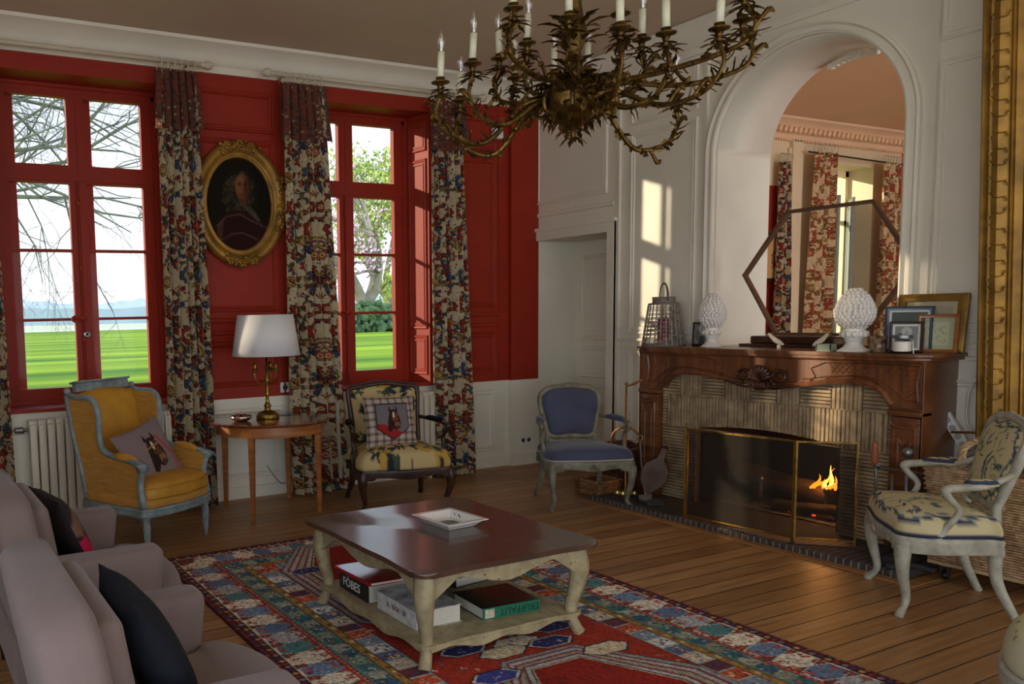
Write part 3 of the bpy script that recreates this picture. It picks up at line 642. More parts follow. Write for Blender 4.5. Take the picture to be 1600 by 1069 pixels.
# ------------------------------------------------------------------ rug
def ink(c, n, x0, x1, y0, y1, cols, s0, s1, rng):
    for _ in range(n):
        x, y, s = rng.uniform(x0, x1), rng.uniform(y0, y1), rng.uniform(s0, s1); ell(c, x, y, s, s*rng.uniform(.4, 1), rng.choice(cols), rng.uniform(0, 3))
def rug():
    x0, x1, y1, y0 = -4.20, -2.08, -1.37, -5.4; res = .0055; w, h = int((x1-x0)/res), int((y1-y0)/res); rg = random.Random(7)
    RD, BU, TE, CR, OC, NV, WN, GY = (168, 54, 34), (84, 112, 148), (74, 128, 130), (222, 212, 190), (190, 150, 80), (46, 52, 100), (100, 36, 44), (164, 168, 164)
    # canvas in metres: rows along y (0 at far end), columns along the distance from the edge; build bands by distance to edge
    c = canvas(h, w, RD); S = 1/res
    def band(d0, d1, fill):
        for (a, b, q, e) in ((d0*S, d1*S, d0*S, h),): pass
        X0, X1 = d0*S, d1*S
        c[int(X0):int(h-X0), int(X0):int(w-X0)] = fill
    def along(d, step, fn):
        # walk around the rectangle at distance d from the edge
        dx = d*S; L1 = w-2*dx; L2 = h-2*dx
        n1 = max(1, int(round(L1/(step*S)))); n2 = max(1, int(round(L2/(step*S))))
        for i in range(n1): fn(dx+(i+.5)*L1/n1, dx, 1, 0, i, L1/n1); fn(dx+(i+.5)*L1/n1, h-dx, 1, 0, i, L1/n1)
        for i in range(n2): fn(dx, dx+(i+.5)*L2/n2, 0, 1, i, L2/n2); fn(w-dx, dx+(i+.5)*L2/n2, 0, 1, i, L2/n2)
    band(0, 1, (70, 24, 26)); 
    def dots(cols, s, sq=1.0):
        def f(x, y, ax, ay, i, st): ell(c, x, y, s*S if ax else s*S*sq, s*S*sq if ax else s*S, cols[i % len(cols)])
        return f
    along(.02, .03, dots([(120, 50, 90), (70, 70, 100), (150, 90, 60), (110, 40, 40)], .010)); along(.05, .034, dots([(70, 60, 90), OC, (140, 60, 60), (130, 130, 140)], .012))
    band(.075, 1, (200, 190, 170)); band(.082, 1, (96, 70, 58))
    pal = [CR, (104, 130, 160), (216, 206, 186), (92, 116, 146), (164, 166, 170), TE]
    def diamonds(x, y, ax, ay, i, st):
        r, q = .088*S, st*.62; P4 = [(x-q, y), (x, y-r), (x+q, y), (x, y+r)] if ax else [(x, y-q), (x-r, y), (x, y+q), (x+r, y)]
        if ax: P4 = [(x-q*.5, y-r), (x+q*.5, y-r), (x+q*.8, y), (x+q*.5, y+r), (x-q*.5, y+r), (x-q*.8, y)]
        else: P4 = [(x-r, y-q*.5), (x-r, y+q*.5), (x, y+q*.8), (x+r, y+q*.5), (x+r, y-q*.5), (x, y-q*.8)]
        col = pal[i % 6]; poly(c, [(x+(a-x)*1.12, y+(b-y)*1.06) for a, b in P4], (210, 204, 190)); poly(c, P4, col)
        ic = [(120, 96, 100), (206, 206, 200), (96, 110, 120)][i % 3]
        ink(c, 26, x-.5*q, x+.5*q, y-.5*r, y+.5*r, [ic, ic, (150, 90, 70), (80, 100, 100)], .002*S, .006*S, rg)
    along(.175, .125, diamonds)
    def tri(x, y, ax, ay, i, st):
        for s in (-1, 1):
            ink(c, 7, x-.02*S, x+.02*S, y-.02*S, y+.02*S, [RD, (196, 92, 60), (90, 50, 70)], .004*S, .010*S, rg)
    along(.105, .0625, tri); along(.245, .0625, tri)
    band(.268, 1, (60, 30, 34)); band(.272, 1, (186, 76, 54)); along(.281, .014, dots([(220, 180, 150), (110, 34, 34)], .005)); band(.290, 1, (52, 40, 46))
    band(.295, 1, (96, 120, 112))
    def teal(x, y, ax, ay, i, st):
        col = [(52, 104, 108), (150, 158, 140), (58, 92, 108), (120, 140, 118)][i % 4]; ell(c, x, y, .042*S, .042*S, col); ink(c, 12, x-.04*S, x+.04*S, y-.045*S, y+.045*S, [(40, 86, 92), (180, 178, 160), (46, 54, 100), (170, 96, 66)], .004*S, .012*S, rg)
    along(.345, .08, teal)
    band(.395, 1, (58, 46, 38)); band(.400, 1, (150, 118, 62)); along(.418, .045, dots([(204, 186, 140), (150, 70, 50), (176, 136, 56), (90, 70, 50)], .013, .8)); band(.437, 1, (50, 40, 38))
    band(.441, 1, GY)
    blk = [(188, 84, 50), (120, 136, 150), (212, 208, 200), (84, 100, 128), (196, 180, 150), (104, 52, 56)]
    def blocks(x, y, ax, ay, i, st):
        q = st/2-1.; r = .052*S; X, Y = (q, r) if ax else (r, q); c[int(y-Y):int(y+Y), int(x-X):int(x+X)] = blk[i % 6]
        ink(c, 16, x-.7*X, x+.7*X, y-.7*Y, y+.7*Y, [[(220, 190, 150), (120, 40, 34)], [(60, 70, 110), (200, 196, 186)], [NV, (90, 60, 90)]][i % 3], .003*S, .010*S, rg)
    along(.497, .092, blocks)
    band(.553, 1, (40, 36, 40)); band(.558, 1, (158, 52, 32))
    # field
    X0, X1, Y0, Y1 = .558*S, w-.558*S, .558*S, h-.558*S; cx = w/2
    for _ in range(260):
        x, y = rg.uniform(X0, X1), rg.uniform(Y0, Y1); ell(c, x, y, .014*S, .008*S, rg.choice([(206, 160, 110), (70, 90, 130), (200, 196, 180), (110, 130, 100), WN]), rg.uniform(0, 3)); ell(c, x, y, .006*S, .004*S, RD)
    for cy in (1.05, 3.1):
        CY = cy*S if cy < 2 else h-.95*S; W2 = (X1-X0)/2
        for k, (rr, col) in enumerate([(1.0, (60, 50, 60)), (.985, (148, 150, 146)), (.93, (128, 48, 60)), (.90, (170, 172, 166)), (.85, (132, 52, 62)), (.82, (158, 150, 128)), (.76, (124, 46, 58)), (.73, (172, 172, 168)), (.68, (66, 26, 34)), (.66, (206, 190, 150)), (.645, (138, 34, 22))]):
            Hh = .52*S+.36*S*rr; poly(c, [(cx-W2*rr, CY-Hh*.52), (cx-W2*.4*rr, CY-Hh), (cx+W2*.4*rr, CY-Hh), (cx+W2*rr, CY-Hh*.52), (cx+W2*rr, CY+Hh*.52), (cx+W2*.4*rr, CY+Hh), (cx-W2*.4*rr, CY+Hh), (cx-W2*rr, CY+Hh*.52)], col)
        q = 2*.5*W2*.645
        ink(c, 60, cx-q*.8, cx+q*.8, CY-.4*S, CY+.4*S, [(70, 80, 110), (180, 110, 80), (110, 30, 30), (150, 140, 120)], .004*S, .012*S, rg)
        line(c, [(cx, CY-.5*S), (cx, CY+.5*S)], .012*S, (60, 80, 104))
    # medallions of blue and cream between
    for px, py, col in ((-.26, 2.02, NV), (.0, 2.06, (214, 200, 164)), (.27, 2.0, NV), (-.12, 2.12, (206, 190, 150)), (.14, 2.13, NV), (.36, .66, NV), (-.36, .66, NV), (-.3, 2.3, (60, 70, 140)), (.3, 2.3, (210, 196, 160))):
        x, y = cx+px*S, py*S
        for k, cc in ((1.25, (60, 30, 30)), (1.12, (206, 200, 186)), (1, col)): poly(c, [(x-.11*S*k, y), (x-.06*S*k, y-.045*S*k), (x+.06*S*k, y-.045*S*k), (x+.11*S*k, y), (x+.06*S*k, y+.045*S*k), (x-.06*S*k, y+.045*S*k)], cc)
        ink(c, 14, x-.06*S, x+.06*S, y-.025*S, y+.025*S, [(200, 190, 200), (120, 60, 60)], .003*S, .007*S, rg)
    nz = vnoise(h, w, 1.5, 3)[..., None]; n2 = vnoise(h, w, 40, 5)[..., None]
    c = c*(.80+.46*nz)*(.94+.12*n2)
    xs = np.linspace(x0, x1, w); ys = np.linspace(y1, y0, h); X, Y = np.meshgrid(xs, ys); Z = .010+.0015*vnoise(h, w, 2, 9)
    Z[0, :] = Z[-1, :] = 0.001; Z[:, 0] = Z[:, -1] = .001
    o = gridmesh('rug', X, Y, Z, cmat('woven_wool', .95, .1), colors=c)
    tag(o, 'large oriental rug with banded blue, cream and red borders under the coffee table', 'rug')
rug()
# ------------------------------------------------------------------ printed curtains
FAB = cmat('printed_linen', .9, .12, 400)
def jacobean(h, w, seed, base=(198, 184, 152), dens=1., warm=0):
    """flowering-tree print on 6.5 mm cells; repeats down the drop and mirrored across"""
    rg = random.Random(seed); rw, rh = 84, 128; c = canvas(rh, rw, base)
    REDC, BL, TL, OC, GR, DK, PK = (150, 48, 32), (58, 82, 118), (66, 98, 104), (164, 124, 58), (84, 88, 50), (40, 32, 32), (170, 78, 54)
    if warm: REDC, BL, TL, DK = (184, 76, 50), (150, 124, 84), (150, 134, 84), (132, 80, 50)
    def E(x, y, a, b, col, an=0.):
        for o in (-rh, 0, rh): ell(c, x, y+o, a, b, col, an)
    def vine(x, y, a, n, col, wd):
        pts = [(x, y)]; k = rg.uniform(-.3, .3)
        for i in range(n): a += k+rg.uniform(-.15, .15); x += 3.2*math.cos(a); y += 3.2*math.sin(a); pts.append((x, y))
        for o in (-rh, 0, rh): line(c, [(p, q+o) for p, q in pts], wd, col)
        return pts
    for _ in range(int(40*dens)):
        P = vine(rg.uniform(0, rw), rg.uniform(0, rh), rg.uniform(0, 6), 12, rg.choice([DK, DK, GR, BL]), 1.3)
        for x, y in P[1:]:
            if rg.random() < .75:
                a = rg.uniform(0, 3.1); L = rg.uniform(1.6, 3.8); x += 2.4*math.cos(a); y += 2.4*math.sin(a); E(x, y, L+.7, 1.9, DK, a); E(x, y, L, 1.1, rg.choice([BL, TL, GR, REDC, REDC, OC, PK]), a)
    def flower(x, y, s, col, k=7):
        for m in range(k): E(x+s*.62*math.cos(m*6.283/k), y+s*.62*math.sin(m*6.283/k), s*.48, s*.36, DK, m*6.283/k)
        for m in range(k): E(x+s*.6*math.cos(m*6.283/k), y+s*.6*math.sin(m*6.283/k), s*.38, s*.26, col, m*6.283/k)
        for q, cc in ((.46, DK), (.40, (214, 196, 150)), (.26, OC), (.12, DK)): E(x, y, s*q, s*q, cc)
    for x, y, s, col in ((18, 20, 10, REDC), (60, 46, 11, REDC), (20, 78, 9, REDC), (62, 104, 9, BL), (42, 8, 6, TL), (38, 62, 6, OC), (72, 18, 7, REDC), (6, 50, 6, PK), (40, 92, 7, REDC), (74, 78, 6, PK), (10, 112, 7, OC), (42, 120, 6, REDC)): flower(x, y, s, col)
    for x, y, a in ((42, 32, .9), (72, 64, 2.2), (20, 98, .6)):
        for q, cc in ((10.5, DK), (9.4, OC), (7.2, (200, 180, 130)), (5.8, BL), (3.8, REDC), (1.8, (206, 194, 156))): E(x+.25*(10-q), y, q, q*.55, cc, a)
    for _ in range(int(110*dens)): E(rg.uniform(0, rw), rg.uniform(0, rh), rg.uniform(.8, 1.9), rg.uniform(.7, 1.3), rg.choice([DK, DK, REDC, BL, GR, OC]), rg.uniform(0, 3))
    c = np.concatenate([c, c[:, ::-1]], 1); t = np.tile(c, (h//c.shape[0]+1, w//c.shape[1]+1, 1))[:h, :w]
    return t*(.9+.2*vnoise(h, w, 1.4, seed)[..., None])
def smallprint(h, w, seed):
    c = canvas(h, w, (104, 66, 54)); rg = random.Random(seed)
    for y in range(0, h, 4):
        for x in range((y//4 % 2)*3, w, 6): ell(c, x, y, 1.4, 1.2, rg.choice([(150, 60, 46), (178, 150, 120), (50, 44, 60), (130, 50, 42)]))
    for x in range(0, w, 40): c[:, x:x+6] = c[:, x:x+6]*.5+np.array((58, 76, 74))*.5
    return c*(.9+.2*vnoise(h, w, 1.4, seed)[..., None])
def curtain(label, top, bot, seed, z1=3.335, z0=.012, yc=-.155, dev=.85, folds=6, valance=True, group='printed curtains at the red wall windows', printf=jacobean, flare=None):
    h, w = int((z1-z0)/.0065), int(dev/.0065); u = np.linspace(0, 1, w)[None, :]; v = np.linspace(0, 1, h)[:, None]  # v: 0 top .. 1 bottom
    rg = np.random.RandomState(seed); ph = rg.rand(4)*6
    xa = top[0]+(bot[0]-top[0])*v**.8; xb = top[1]+(bot[1]-top[1])*v**.8
    amp = .028+.030*v; th = u*2*PI*folds+.6*np.sin(2*PI*u+ph[0])+.5*np.sin(v*3+ph[1])
    X = xa+(xb-xa)*(u+.010*np.sin(2*th)*(.4+.6*v)); Y = yc+amp*np.sin(th)+.012*np.sin(th*.37+ph[2]+v*4); Z = z1-(z1-z0)*v+0*u
    
    t = thing('curtain', label, 'curtain', ((top[0]+top[1])/2, yc, z0), 0, group)
    ox, oy, oz = t.location
    gridmesh('drape', X-ox, Y-oy, Z-oz, FAB, t, printf(h, w, seed))
    if valance:
        hv = int(.43/.0065); vv = v[:hv]; e = np.linspace(0, 1, hv)[:, None]
        Xv = xa[:hv]-.012-.02*e+(xb[:hv]-xa[:hv]+.024+.04*e)*(u+.018*np.sin(2*th[:hv])); Yv = yc-.022-.012*e+(.03+.01*e)*np.sin(th[:hv]*1.0+.3); Zv = z1+.005-.43*e-.02*np.sin(th[:hv]*.5+ph[3])*e
        gridmesh('valance', Xv-ox, Yv-oy, Zv-oz, FAB, t, smallprint(hv, w, seed))
    bm = B()
    for k in range(6):
        x = top[0]+(top[1]-top[0])*(k+.5)/6; tube(bm, [(x, yc+.01, z1-.01), (x+.012, yc-.03, z1+.03), (x+.004, yc-.024, z1+.085), (x, yc+.024, z1+.085), (x-.01, yc+.03, z1+.03), (x-.004, yc+.01, z1-.01)], .0045, 5, smooth_n=10)
    bmesh.ops.translate(bm, vec=(-ox, -oy, -oz), verts=bm.verts[:]); obj('tie', bm, mat('cream_tape', (206, 196, 172), .8), t)
    return t
G1 = 'printed curtains at the red wall windows'
curtain('printed curtain at the far left edge, left side of the first window', (-5.32, -4.93), (-5.42, -4.885), 21, group=G1)
curtain('printed curtain between the first window and the oval portrait, top flap turned back', (-3.75, -3.445), (-3.76, -3.37), 22, group=G1)
curtain('printed curtain between the oval portrait and the second window, behind the lamp', (-2.73, -2.37), (-2.71, -2.18), 23, group=G1)
curtain('printed curtain right of the second window, nearest the dark red corner', (-1.30, -1.00), (-1.28, -.87), 24, group=G1)
RODM = mat('cream_painted_wood', (208, 198, 176), .5)
for (a, b), lb, in (((-5.5, -3.40), 'cream curtain pole with ball finial above the left window'), ((-2.80, -.80), 'cream curtain pole with ball finials above the second window')):
    t = thing('curtain_pole', lb, 'curtain pole', ((a+b)/2, -.155, 3.41), 0, 'cream curtain poles under the cornice'); c = (a+b)/2
    bm = B(); tube(bm, [(a-c, 0, 0), (b-c, 0, 0)], .017, 12); obj('pole', bm, RODM, t, smooth=True)
    for s, e in ((-1, a-c), (1, b-c)):
        bm = B(); lathe(bm, [(0, -.01), (.02, -.008), (.02, .01), (.014, .018), (.028, .03), (.034, .052), (.030, .075), (.016, .09), (0, .094)], 16, M=Matrix.Translation((e, 0, 0)) @ Matrix.Rotation(s*PI/2, 4, 'Y')); obj('finial', bm, RODM, t, smooth=True)
    for x in (a-c+.1, b-c-.1): bm = B(); box(bm, x-.01, x+.01, 0, .15, -.01, .01); obj('bracket', bm, RODM, t)
# curtains of the neighbouring salon
SG = 'sunlit curtains of the neighbouring salon'
sal = lambda h, w, s: jacobean(h, w, s, (226, 200, 158), .8, 1)
curtain('cream and red curtain seen through the arch, left of the salon window', (4.02, 4.42), (3.95, 4.38), 31, 3.25, .02, dev=.7, folds=5, valance=False, group=SG, printf=sal)
curtain('cream and red curtain seen through the arch, right of the salon window', (5.36, 5.70), (5.33, 5.74), 32, 3.2, .02, dev=.7, folds=5, valance=False, group=SG, printf=sal)
curtain('slim dark curtain seen through the arch, beside the framed print', (3.50, 3.66), (3.42, 3.70), 33, 3.12, .02, yc=-.1, dev=.4, folds=3, valance=False, group=SG)
bm = B(); tube(bm, [(3.9, -.155, 3.24), (5.75, -.155, 3.2)], .010, 8); tag(obj('curtain_rod', bm, BLACK), 'thin dark curtain rod above the salon window seen through the arch', 'curtain rod')
t = thing('framed_print', 'dark-framed print hanging on red wall, seen through the arch', 'picture', (3.55, -.03, 2.05))
bm = B(); box(bm, -.22, .22, -.02, .015, -.28, .28); obj('picture_frame', bm, DARKW, t)
cv = canvas(80, 60, (206, 160, 104)); rg_ = random.Random(3)
for _ in range(60): ell(cv, 30+rg_.uniform(-16, 16), 40+rg_.uniform(-20, 20), 4, 2, rg_.choice([(150, 96, 60), (110, 66, 44), (180, 130, 80)]), rg_.uniform(0, 3))
xx, zz = np.meshgrid(np.linspace(-.185, .185, 60), np.linspace(.245, -.245, 80)); gridmesh('print', xx, xx*0-.022, zz, FAB, t, cv)

# ------------------------------------------------------------------ radiators
RAD = mat('cream_radiator_enamel', (206, 200, 182), .4)
def radiator(x0, x1, label):
    t = thing('radiator', label, 'radiator', ((x0+x1)/2, -.10, .1), 0, 'cast iron radiators below the windows'); n = int((x1-x0)/.062); c = (x0+x1)/2
    bm = B()
    for i in range(n):
        x = x0-c+(x1-x0)*(i+.5)/n; box(bm, x-.027, x+.027, -.045, .045, .0, .66, bev=.012); box(bm, x-.031, x+.031, -.03, .03, .60, .69, bev=.012)
    obj('columns', bm, RAD, t, auto=40)
    bm = B(); tube(bm, [(x0-c-.05, 0, .62), (x1-c, 0, .62)], .014, 8); lathe(bm, [(.02, 0), (.024, .01), (.02, .06), (.01, .065)], 12, M=Matrix.Translation((x0-c-.03, 0, .62)) @ Matrix.Rotation(-PI/2, 4, 'Y')); obj('valve', bm, STEEL, t)
    for x in (x0-c+.06, x1-c-.06): bm = B(); box(bm, x-.012, x+.012, -.04, .05, -.1, .02); obj('foot', bm, RAD, t)
radiator(-4.78, -3.72, 'cream ribbed radiator below the left window, behind the yellow armchair')
radiator(-2.42, -1.27, 'cream ribbed radiator below the second window, behind the dark armchair')

# ------------------------------------------------------------------ oval portrait
t = thing('oval_portrait', 'dark oval portrait of a bewigged man in a carved gilt frame', 'painting', (-3.075, -.03, 2.395))
def ov(a, rx, rz, y): return (rx*math.cos(a), y, rz*math.sin(a))
bm = B(); RX, RZ = .315, .405
prof = [(-.045, 0), (-.04, .022), (-.028, .03), (-.018, .018), (.0, .026), (.018, .05), (.05, .058), (.078, .04), (.085, .015), (.085, 0)]
n = 72; rings = []
for i in range(n):
    a = 2*PI*i/n; rings.append([bm.verts.new(((RX+p)*math.cos(a), -q, (RZ+p)*math.sin(a))) for p, q in prof])
for i in range(n):
    for j in range(len(prof)-1): bm.faces.new((rings[i][j], rings[i][j+1], rings[(i+1) % n][j+1], rings[(i+1) % n][j]))
obj('gilt_frame', bm, GILT, t, smooth=True)
bm = B(); rg_ = random.Random(8)
for i in range(150):
    a = rg_.uniform(0, 2*PI); 
    if min(abs(math.sin(2*a)), 1) > .82: continue
    r = rg_.uniform(.02, .088); s = rg_.uniform(.012, .024); p = Vector(((RX+r)*math.cos(a), -.05-rg_.uniform(0, .01), (RZ+r)*math.sin(a)))
    bmesh.ops.create_icosphere(bm, subdivisions=1, radius=s, matrix=Matrix.Translation(p) @ Matrix.Rotation(rg_.uniform(0, 6), 4, 'Y') @ Matrix.Diagonal((1.5, .6, .8, 1)))
for a in (PI/2, -PI/2, 0, PI, -PI/2-.28, -PI/2+.28, PI/2+.3, PI/2-.25):
    c0 = Vector(((RX+.062)*math.cos(a), -.062, (RZ+.062)*math.sin(a)))
    for k in range(6): bmesh.ops.create_icosphere(bm, subdivisions=1, radius=.018, matrix=Matrix.Translation(c0+Vector((.021*math.cos(k*PI/3), 0, .021*math.sin(k*PI/3)))) @ Matrix.Diagonal((1, .7, 1, 1)))
    bmesh.ops.create_icosphere(bm, subdivisions=2, radius=.014, matrix=Matrix.Translation(c0+Vector((0, -.012, 0))))
obj('carved_flowers', bm, GILT, t, smooth=True)['kind'] = 'stuff'
H, Wd = 200, 160; cv = canvas(H, Wd, (24, 20, 14)); rg_ = random.Random(5)
ell(cv, 60, 90, 60, 90, (34, 32, 22), 0, .6)
for _ in range(330):
    a = rg_.uniform(0, 2*PI); r = rg_.uniform(.35, 1); x, y = 78+34*r*math.cos(a), 66+40*r*math.sin(a)+ (18 if math.cos(a) < 0 else 8)*r
    ell(cv, x, y, rg_.uniform(2, 5), rg_.uniform(1.5, 3), rg_.choice([(70, 60, 42), (92, 80, 58), (56, 48, 34), (44, 38, 28)]), rg_.uniform(0, 3), .7)
ell(cv, 86, 66, 16, 26, (118, 76, 48)); ell(cv, 82, 62, 10, 20, (146, 98, 64), 0, .7); ell(cv, 97, 70, 8, 22, (70, 42, 28), 0, .6)
for x in (81, 93): ell(cv, x, 60, 3.4, 1.6, (46, 28, 22)); ell(cv, x, 56.5, 4, 1, (64, 40, 28))
line(cv, [(88, 60), (90, 71), (86, 73)], 1.6, (96, 58, 38)); ell(cv, 87, 79, 5, 1.6, (112, 46, 36)); ell(cv, 87, 96, 9, 8, (92, 62, 42))
poly(cv, [(20, 170), (26, 140), (60, 112), (96, 112), (140, 138), (150, 200), (10, 200)], (48, 22, 20)); poly(cv, [(30, 142), (46, 126), (40, 168), (32, 172)], (96, 60, 44), .8)
for P_ in ([(30, 142), (50, 124), (80, 118), (104, 130), (140, 144)], [(26, 176), (60, 158), (84, 154), (120, 168)]): line(cv, P_, 2.2, (112, 82, 66))
ell(cv, 104, 112, 16, 6, (92, 84, 66), .7, .8); ell(cv, 116, 124, 10, 4, (96, 88, 70), .8, .8)
cv = blur(cv, 2)*(.78+.14*vnoise(H, Wd, 2, 1)[..., None])
n2, m2 = 60, 120; rr, aa = np.meshgrid(np.linspace(0.001, 1, n2), np.linspace(0, 2*PI, m2), indexing='ij'); X, Z = (RX-.03)*rr*np.cos(aa), (RZ-.03)*rr*np.sin(aa)
col = cv[np.clip(((.5-Z/(2*RZ))*(H-1)).astype(int), 0, H-1), np.clip(((.5+X/(2*RX))*(Wd-1)).astype(int), 0, Wd-1)]
gridmesh('canvas', X, X*0-.008, Z, cmat('old_oil_paint', .85, .2, 60, spec=.15), t, col)

# ------------------------------------------------------------------ small round table and lamp
TX, TY, TZ = -3.045, -.475, .715
t = thing('side_table', 'round cherrywood table on four tapered legs between the curtains', 'table', (TX, TY, 0))
bm = B(); lathe(bm, [(0, TZ-.012), (.435, TZ-.012), (.455, TZ-.018), (.462, TZ-.008), (.458, TZ), (0, TZ)], 64); obj('tabletop', bm, mat('polished_cherry_top', (120, 62, 34), .12, rgb2=(86, 42, 24), vscale=4, stretch=(1, 8, 1), coat=.6), t, auto=40)
bm = B(); lathe(bm, [(.385, TZ-.10), (.41, TZ-.10), (.41, TZ-.013), (.385, TZ-.013)], 64); lathe(bm, [(.41, TZ-.10), (.415, TZ-.098), (.415, TZ-.088), (.41, TZ-.086)], 64); obj('apron', bm, CHERRY, t, auto=40)
for k, (sx, sy) in enumerate(((-1, -1), (1, -1), (-1, 1), (1, 1))):
    x, y = sx*.275, sy*.285; bm = B()
    tube(bm, [(x, y, 0), (x*.985, y*.985, TZ-.1), (x*.98, y*.98, TZ-.014)], [.018, .030, .032], 4); obj('leg', bm, CHERRY, t)
LX, LY = -3.06, -.47
t = thing('table_lamp', 'brass candelabrum table lamp with a white drum shade on the round table', 'lamp', (LX, LY, TZ))
bm = B(); lathe(bm, [(0, 0), (.085, 0), (.09, .008), (.082, .02), (.088, .026), (.07, .038), (.045, .048), (.026, .06), (.022, .085), (.032, .095), (.02, .11), (.014, .13), (.012, .17), (.022, .19), (.013, .21), (.012, .26), (.02, .28), (.024, .30), (.012, .32), (.009, .47), (0, .47)], 24)
for i in range(20):
    a = 2*PI*i/20; tube(bm, [(.088*math.cos(a), .088*math.sin(a), .006), (.07*math.cos(a), .07*math.sin(a), .036), (.03*math.cos(a), .03*math.sin(a), .056)], .006, 5)
obj('stem', bm, BRASS, t, smooth=True)
for s in (0, 1, 2):
    a = R_(170+s*120) if s else R_(185); ca, sa = math.cos(a), math.sin(a)
    bm = B(); tube(bm, [(0, 0, .30), (.04*ca, .04*sa, .265), (.085*ca, .085*sa, .285), (.105*ca, .105*sa, .33), (.10*ca, .10*sa, .36)], .006, 6, smooth_n=14)
    lathe(bm, [(.008, .36), (.026, .37), (.028, .378), (.010, .372), (.013, .40), (.016, .43), (0, .43)], 12, c=(.10*ca, .10*sa, 0)); obj('arm', bm, BRASS, t, smooth=True)
bm = B(); lathe(bm, [(.262, .485), (.215, .795), (.213, .795), (.259, .485)], 48); SH = mat('white_linen_shade', (228, 228, 230), .8, bump=.1, bscale=250); SH.node_tree.nodes['Principled BSDF'].inputs['Transmission Weight'].default_value = 0
o = obj('lamp_shade', bm, SH, t, smooth=True); bmesh.ops.recalc_face_normals
bm = B(); tube(bm, [(.03, .03, .01), (.10, .1, .004), (.22, .08, .004), (.34, .15, .004), (.50, .14, -.12), (.46, .40, -.45), (.3, .40, -.62), (.15, .40, -.45)], .003, 5, smooth_n=40); obj('lead', bm, BLACK, t)
t = thing('silver_bowl', 'fluted silver bowl on the left of the round table', 'bowl', (-3.30, -.52, TZ))
bm = B(); n = 20; prof = [(.03, 0), (.05, .004), (.072, .02), (.08, .042), (.076, .042), (.066, .02), (.04, .008), (0, .006)]; rings = []
for i in range(60):
    a = 2*PI*i/60; f = 1+.06*abs(math.sin(a*10)); rings.append([bm.verts.new((r*f*math.cos(a), r*f*math.sin(a), z)) for r, z in prof])
for i in range(60):
    for j in range(len(prof)-1): bm.faces.new((rings[i][j], rings[i][j+1], rings[(i+1) % 60][j+1], rings[(i+1) % 60][j]))
obj('bowl', bm, mat('polished_silver', (210, 206, 200), .16, metal=1), t, smooth=True)
for p in (((-.02, .02), 'left red bauble in the silver bowl, further from the lamp'), ((.025, -.01), 'right red bauble in the silver bowl, nearer the lamp')):
    bm = B(); bmesh.ops.create_icosphere(bm, subdivisions=2, radius=.022, matrix=Matrix.Translation((-3.30+p[0][0], -.52+p[0][1], TZ+.034))); tag(obj('bauble', bm, mat('red_glass', (120, 40, 40), .1), smooth=True), p[1], 'bauble', 'baubles in the silver bowl')

# ------------------------------------------------------------------ sockets and sensor
def plate(name, label, cat, loc, rot, w=.08, h=.08, holes=1):
    t = thing(name, label, cat, loc, rot); bm = B(); box(bm, -w/2, w/2, -.010, 0, -h/2, h/2, bev=.003); obj('plate', bm, PLASTIC, t)
    for k in range(holes):
        x = (k-(holes-1)/2)*.07; bm = B(); lathe(bm, [(.021, 0), (.021, .004), (.017, .005), (.015, .001), (0, .001)], 20, M=Matrix.Translation((x, -.010, 0)) @ Matrix.Rotation(PI/2, 4, 'X')); obj('socket', bm, mat('dark_grey_plastic', (60, 58, 54), .5), t)
    return t
plate('wall_socket', 'square white socket on the red wall right of the table lamp', 'socket', (-2.70, 0, .90), 0, .085, .085)
plate('double_socket', 'double white socket low on the white dado near the corner', 'socket', (-.16, -.05, .24), 0, .15, .085, 2)
t = plate('light_switch', 'white switch on the pale wall just left of the mantel lantern', 'switch', (0, -1.115, 1.325), PI/2*-1, .07, .08, 0)
bm = B(); box(bm, -.05, .05, -.06, 0, -.05, .05, bev=.01); tag(obj('motion_sensor', bm, PLASTIC), 'small white sensor box high on the dark red wall', 'sensor').location = (-.49, -.012, 3.14)
# ------------------------------------------------------------------ armchairs in the Louis XV manner
def closed_spline(P, n):
    m = len(P); out = []
    for k in range(n):
        s = k/n*m; i = int(s) % m; u = s-int(s); p = [Vector(P[(i+j-1) % m]) for j in range(4)]
        out.append(.5*((2*p[1])+(-p[0]+p[2])*u+(2*p[0]-5*p[1]+4*p[2]-p[3])*u*u+(-p[0]+3*p[1]-3*p[2]+p[3])*u**3))
    return out
def pad(name, outline, dome, side, parent, m, M, cfun=None, rings=26, under=.0, edge=.6):
    """upholstered pad: outline = Nx2 loop in local plane, dome height in the middle, side = depth of the edge; M maps (a, b, height)"""
    O = np.array([[p[0], p[1]] for p in outline]); c = O.mean(0); n = len(O)
    rr = list(np.linspace(0.0, 1, rings)); X, Y, Z = [], [], []
    for r in rr:
        q = c+(O-c)*r; X.append(q[:, 0]); Y.append(q[:, 1]); Z.append(np.full(n, side+dome*(1-r**2.6)**.8 - side*.35*max(0, (r-.9)/.1)**2))
    for k in (1, 2, 3, 4):
        q = c+(O-c)*(1+.012*math.sin(k/4*PI)); X.append(q[:, 0]); Y.append(q[:, 1]); Z.append(np.full(n, side*.65*(1-k/4)))
    q = c+(O-c)*.1; X.append(q[:, 0]); Y.append(q[:, 1]); Z.append(np.full(n, 0.))
    X, Y, Z = map(np.array, (X, Y, Z)); P = np.stack([X, Y, Z, np.ones_like(X)], -1) @ np.array(M).T
    col = None
    if cfun is not None:
        rad = np.array(rr+[1.02, 1.04, 1.06, 1.08, 1.0])[:, None]*np.ones(n); col = cfun(X, Y, rad, Z)
    return gridmesh(name, P[..., 0], P[..., 1], P[..., 2], m, parent, col, closed_u=True)
